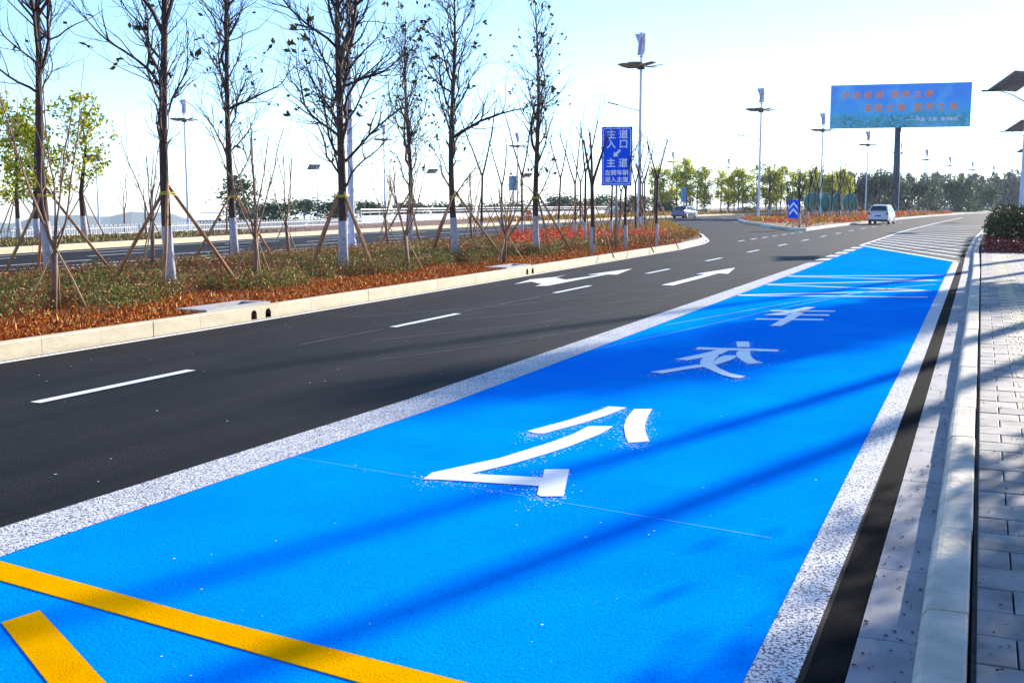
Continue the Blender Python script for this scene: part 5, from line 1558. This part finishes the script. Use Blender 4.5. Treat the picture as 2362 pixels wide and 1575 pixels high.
for i in range(len(rp) - 1):
    a = rp[i] - rp[0]; b_ = rp[i + 1] - rp[0]
    m.tube([(a.x, a.y, .3), (b_.x, b_.y, .3)], [.14, .14], 4, cap=False)
    m.box(-.09, .09, 0, (b_ - a).length - .02, 0, .62, 0, Matrix.Translation((a.x, a.y, 0)) @ Matrix.Rotation(math.atan2(-(b_ - a).x, (b_ - a).y), 4, 'Z'))
    m2.tube([(a.x, a.y, .6), (a.x, a.y, 1.12)], [.06, .05], 6)
    m3.tube([(a.x, a.y, 1.12), (b_.x, b_.y, 1.12)], [.065, .065], 6, cap=False)
    m3.tube([(a.x, a.y, .88), (b_.x, b_.y, .88)], [.035, .035], 5, cap=False)
m.build('parapet', pm('parapet_white', (0.66, 0.66, 0.70), (0.54, 0.54, 0.60), 1, .7), rl); m2.build('posts', STEEL, rl); m3.build('rail', FENCE_W, rl)
def shed(loc, rz, w, d, h, label, storeys=1):
    t = empty('low_building', loc, rz, label, 'building', 'low pale buildings beyond the fence')
    m = MB(); m.box(-w / 2, w / 2, -d / 2, d / 2, -8, h); m.build('wall', pm('pale_render', (0.55, 0.56, 0.60), (0.45, 0.46, 0.50), .5, .8), t)
    r_ = MB(); r_.box(-w / 2 - .3, w / 2 + .3, -d / 2 - .3, d / 2 + .3, h + .003, h + .3); r_.build('roof', CONCRETE, t)
    nw = max(3, int(w / 2.2))
    for k in range(nw):
        x = -w / 2 + w * (k + .5) / nw
        wn_ = MB(); wn_.box(x - .5, x + .5, -d / 2 - .03, -d / 2 + .1, h - 1.9, h - .7); wn_.build('window', GLASS, t)
    rr = MB()
    for k in range(int(w) + 1):
        rr.tube([(-w / 2 + k, -d / 2, h + .3), (-w / 2 + k, -d / 2, h + 1.1)], [.04, .04], 4)
    rr.tube([(-w / 2, -d / 2, h + 1.1), (w / 2, -d / 2, h + 1.1)], [.05, .05], 5)
    rr.build('roof_railing', FENCE_W, t)
    return t
shed((-74, 100, -2.2), R(32), 11, 6, 1.9, 'low pale building behind the fence and the slanting tree')
shed((-92, 140, -4.2), R(30), 9, 6, 2.2, 'low pale building just left of the dense bare tree, beyond the fence')
shed((-100, 165, -5.2), R(30), 12, 6, 3.4, 'small far building right of the dense bare tree, beyond the railing')
bt = empty('traffic_barrel', (-38.9, 94.5, 0.24), 0, 'small orange traffic barrel on the far kerb behind the narrow tree', 'traffic barrel')
m = MB(); m.tube([(0, 0, 0), (0, 0, .08), (0, 0, .1), (0, 0, .75), (0, 0, .95), (0, 0, .98)], [.42, .42, .36, .33, .26, .16], 16); m.build('drum', pm('orange_plastic', (0.75, 0.16, 0.03), (0.65, 0.12, 0.02), 2, .4), bt, smooth=False)
m = MB(); m.tube([(0, 0, .42), (0, 0, .56)], [.355, .35], 16); m.build('band', FENCE_W, bt)

# ------------------------------------------------------------------ roadside trees on the right whose shadows cross the lanes
GR = 'roadside trees along the right-hand pavement'
RT = [((3.95, 23.3), 11.0, 501), ((4.1, 27.2), 10.5, 502), ((4.5, 40.5), 11.0, 506), ((4.3, 45.4), 13.5, 507)]
wl = ['nearest', 'second', 'third', 'fourth', 'fifth', 'sixth']
for i, ((x, y), H, sd_) in enumerate(RT):
    bare_tree('bare_tree', (x, y, 0.1), sd_, H, 0.19, wl[i] + ' bare roadside tree along the right-hand pavement', GR, 8, 0.55, 0.4, 40, (0, 0), 1.1, None, 0.7, tip=0.07 if H > 12 else 0.04)
leafy_tree('leafy_tree', (4.1, 35.0, 0.1), 520, 8.9, 0.18, 1.45, 'dense leafy roadside tree along the right-hand pavement', GR, LEAF_PINE, 8500, 0.24, 0.33, 34, 1.1, 0.36)
leafy_tree('leafy_tree', (2.55, 11.5, 0.1), 521, 4.0, 0.09, 1.2, 'small dense leafy tree beside the near pavement', GR, LEAF_PINE, 4200, 0.15, 0.28, 18, 0.7, 0.27)
leafy_tree('leafy_tree', (3.3, 12.9, 0.1), 522, 4.2, 0.09, 1.2, 'second small dense leafy tree beside the near pavement', GR, LEAF_PINE, 4200, 0.15, 0.28, 18, 0.7, 0.27)

# ------------------------------------------------------------------ haze: one closed box of thin air
mb = MB(); mb.box(-4200, 1500, -1200, 4200, -114, 19.5)
hz = mb.build('haze', None or bpy.data.materials.new('thin_air'))
hm = hz.data.materials[0]; hm.use_nodes = True
ht = hm.node_tree
for n in list(ht.nodes):
    if n.type != 'OUTPUT_MATERIAL': ht.nodes.remove(n)
pv = ht.nodes.new('ShaderNodeVolumePrincipled')
pv.inputs['Color'].default_value = (0.70, 0.84, 1.0, 1)
pv.inputs['Density'].default_value = 0.00016
pv.inputs['Anisotropy'].default_value = 0.3
ht.links.new(pv.outputs[0], ht.nodes['Material Output'].inputs['Volume'])
hz['kind'] = 'stuff'
tag(hz, 'thin pale air that fades the far hills and the wood', 'haze')
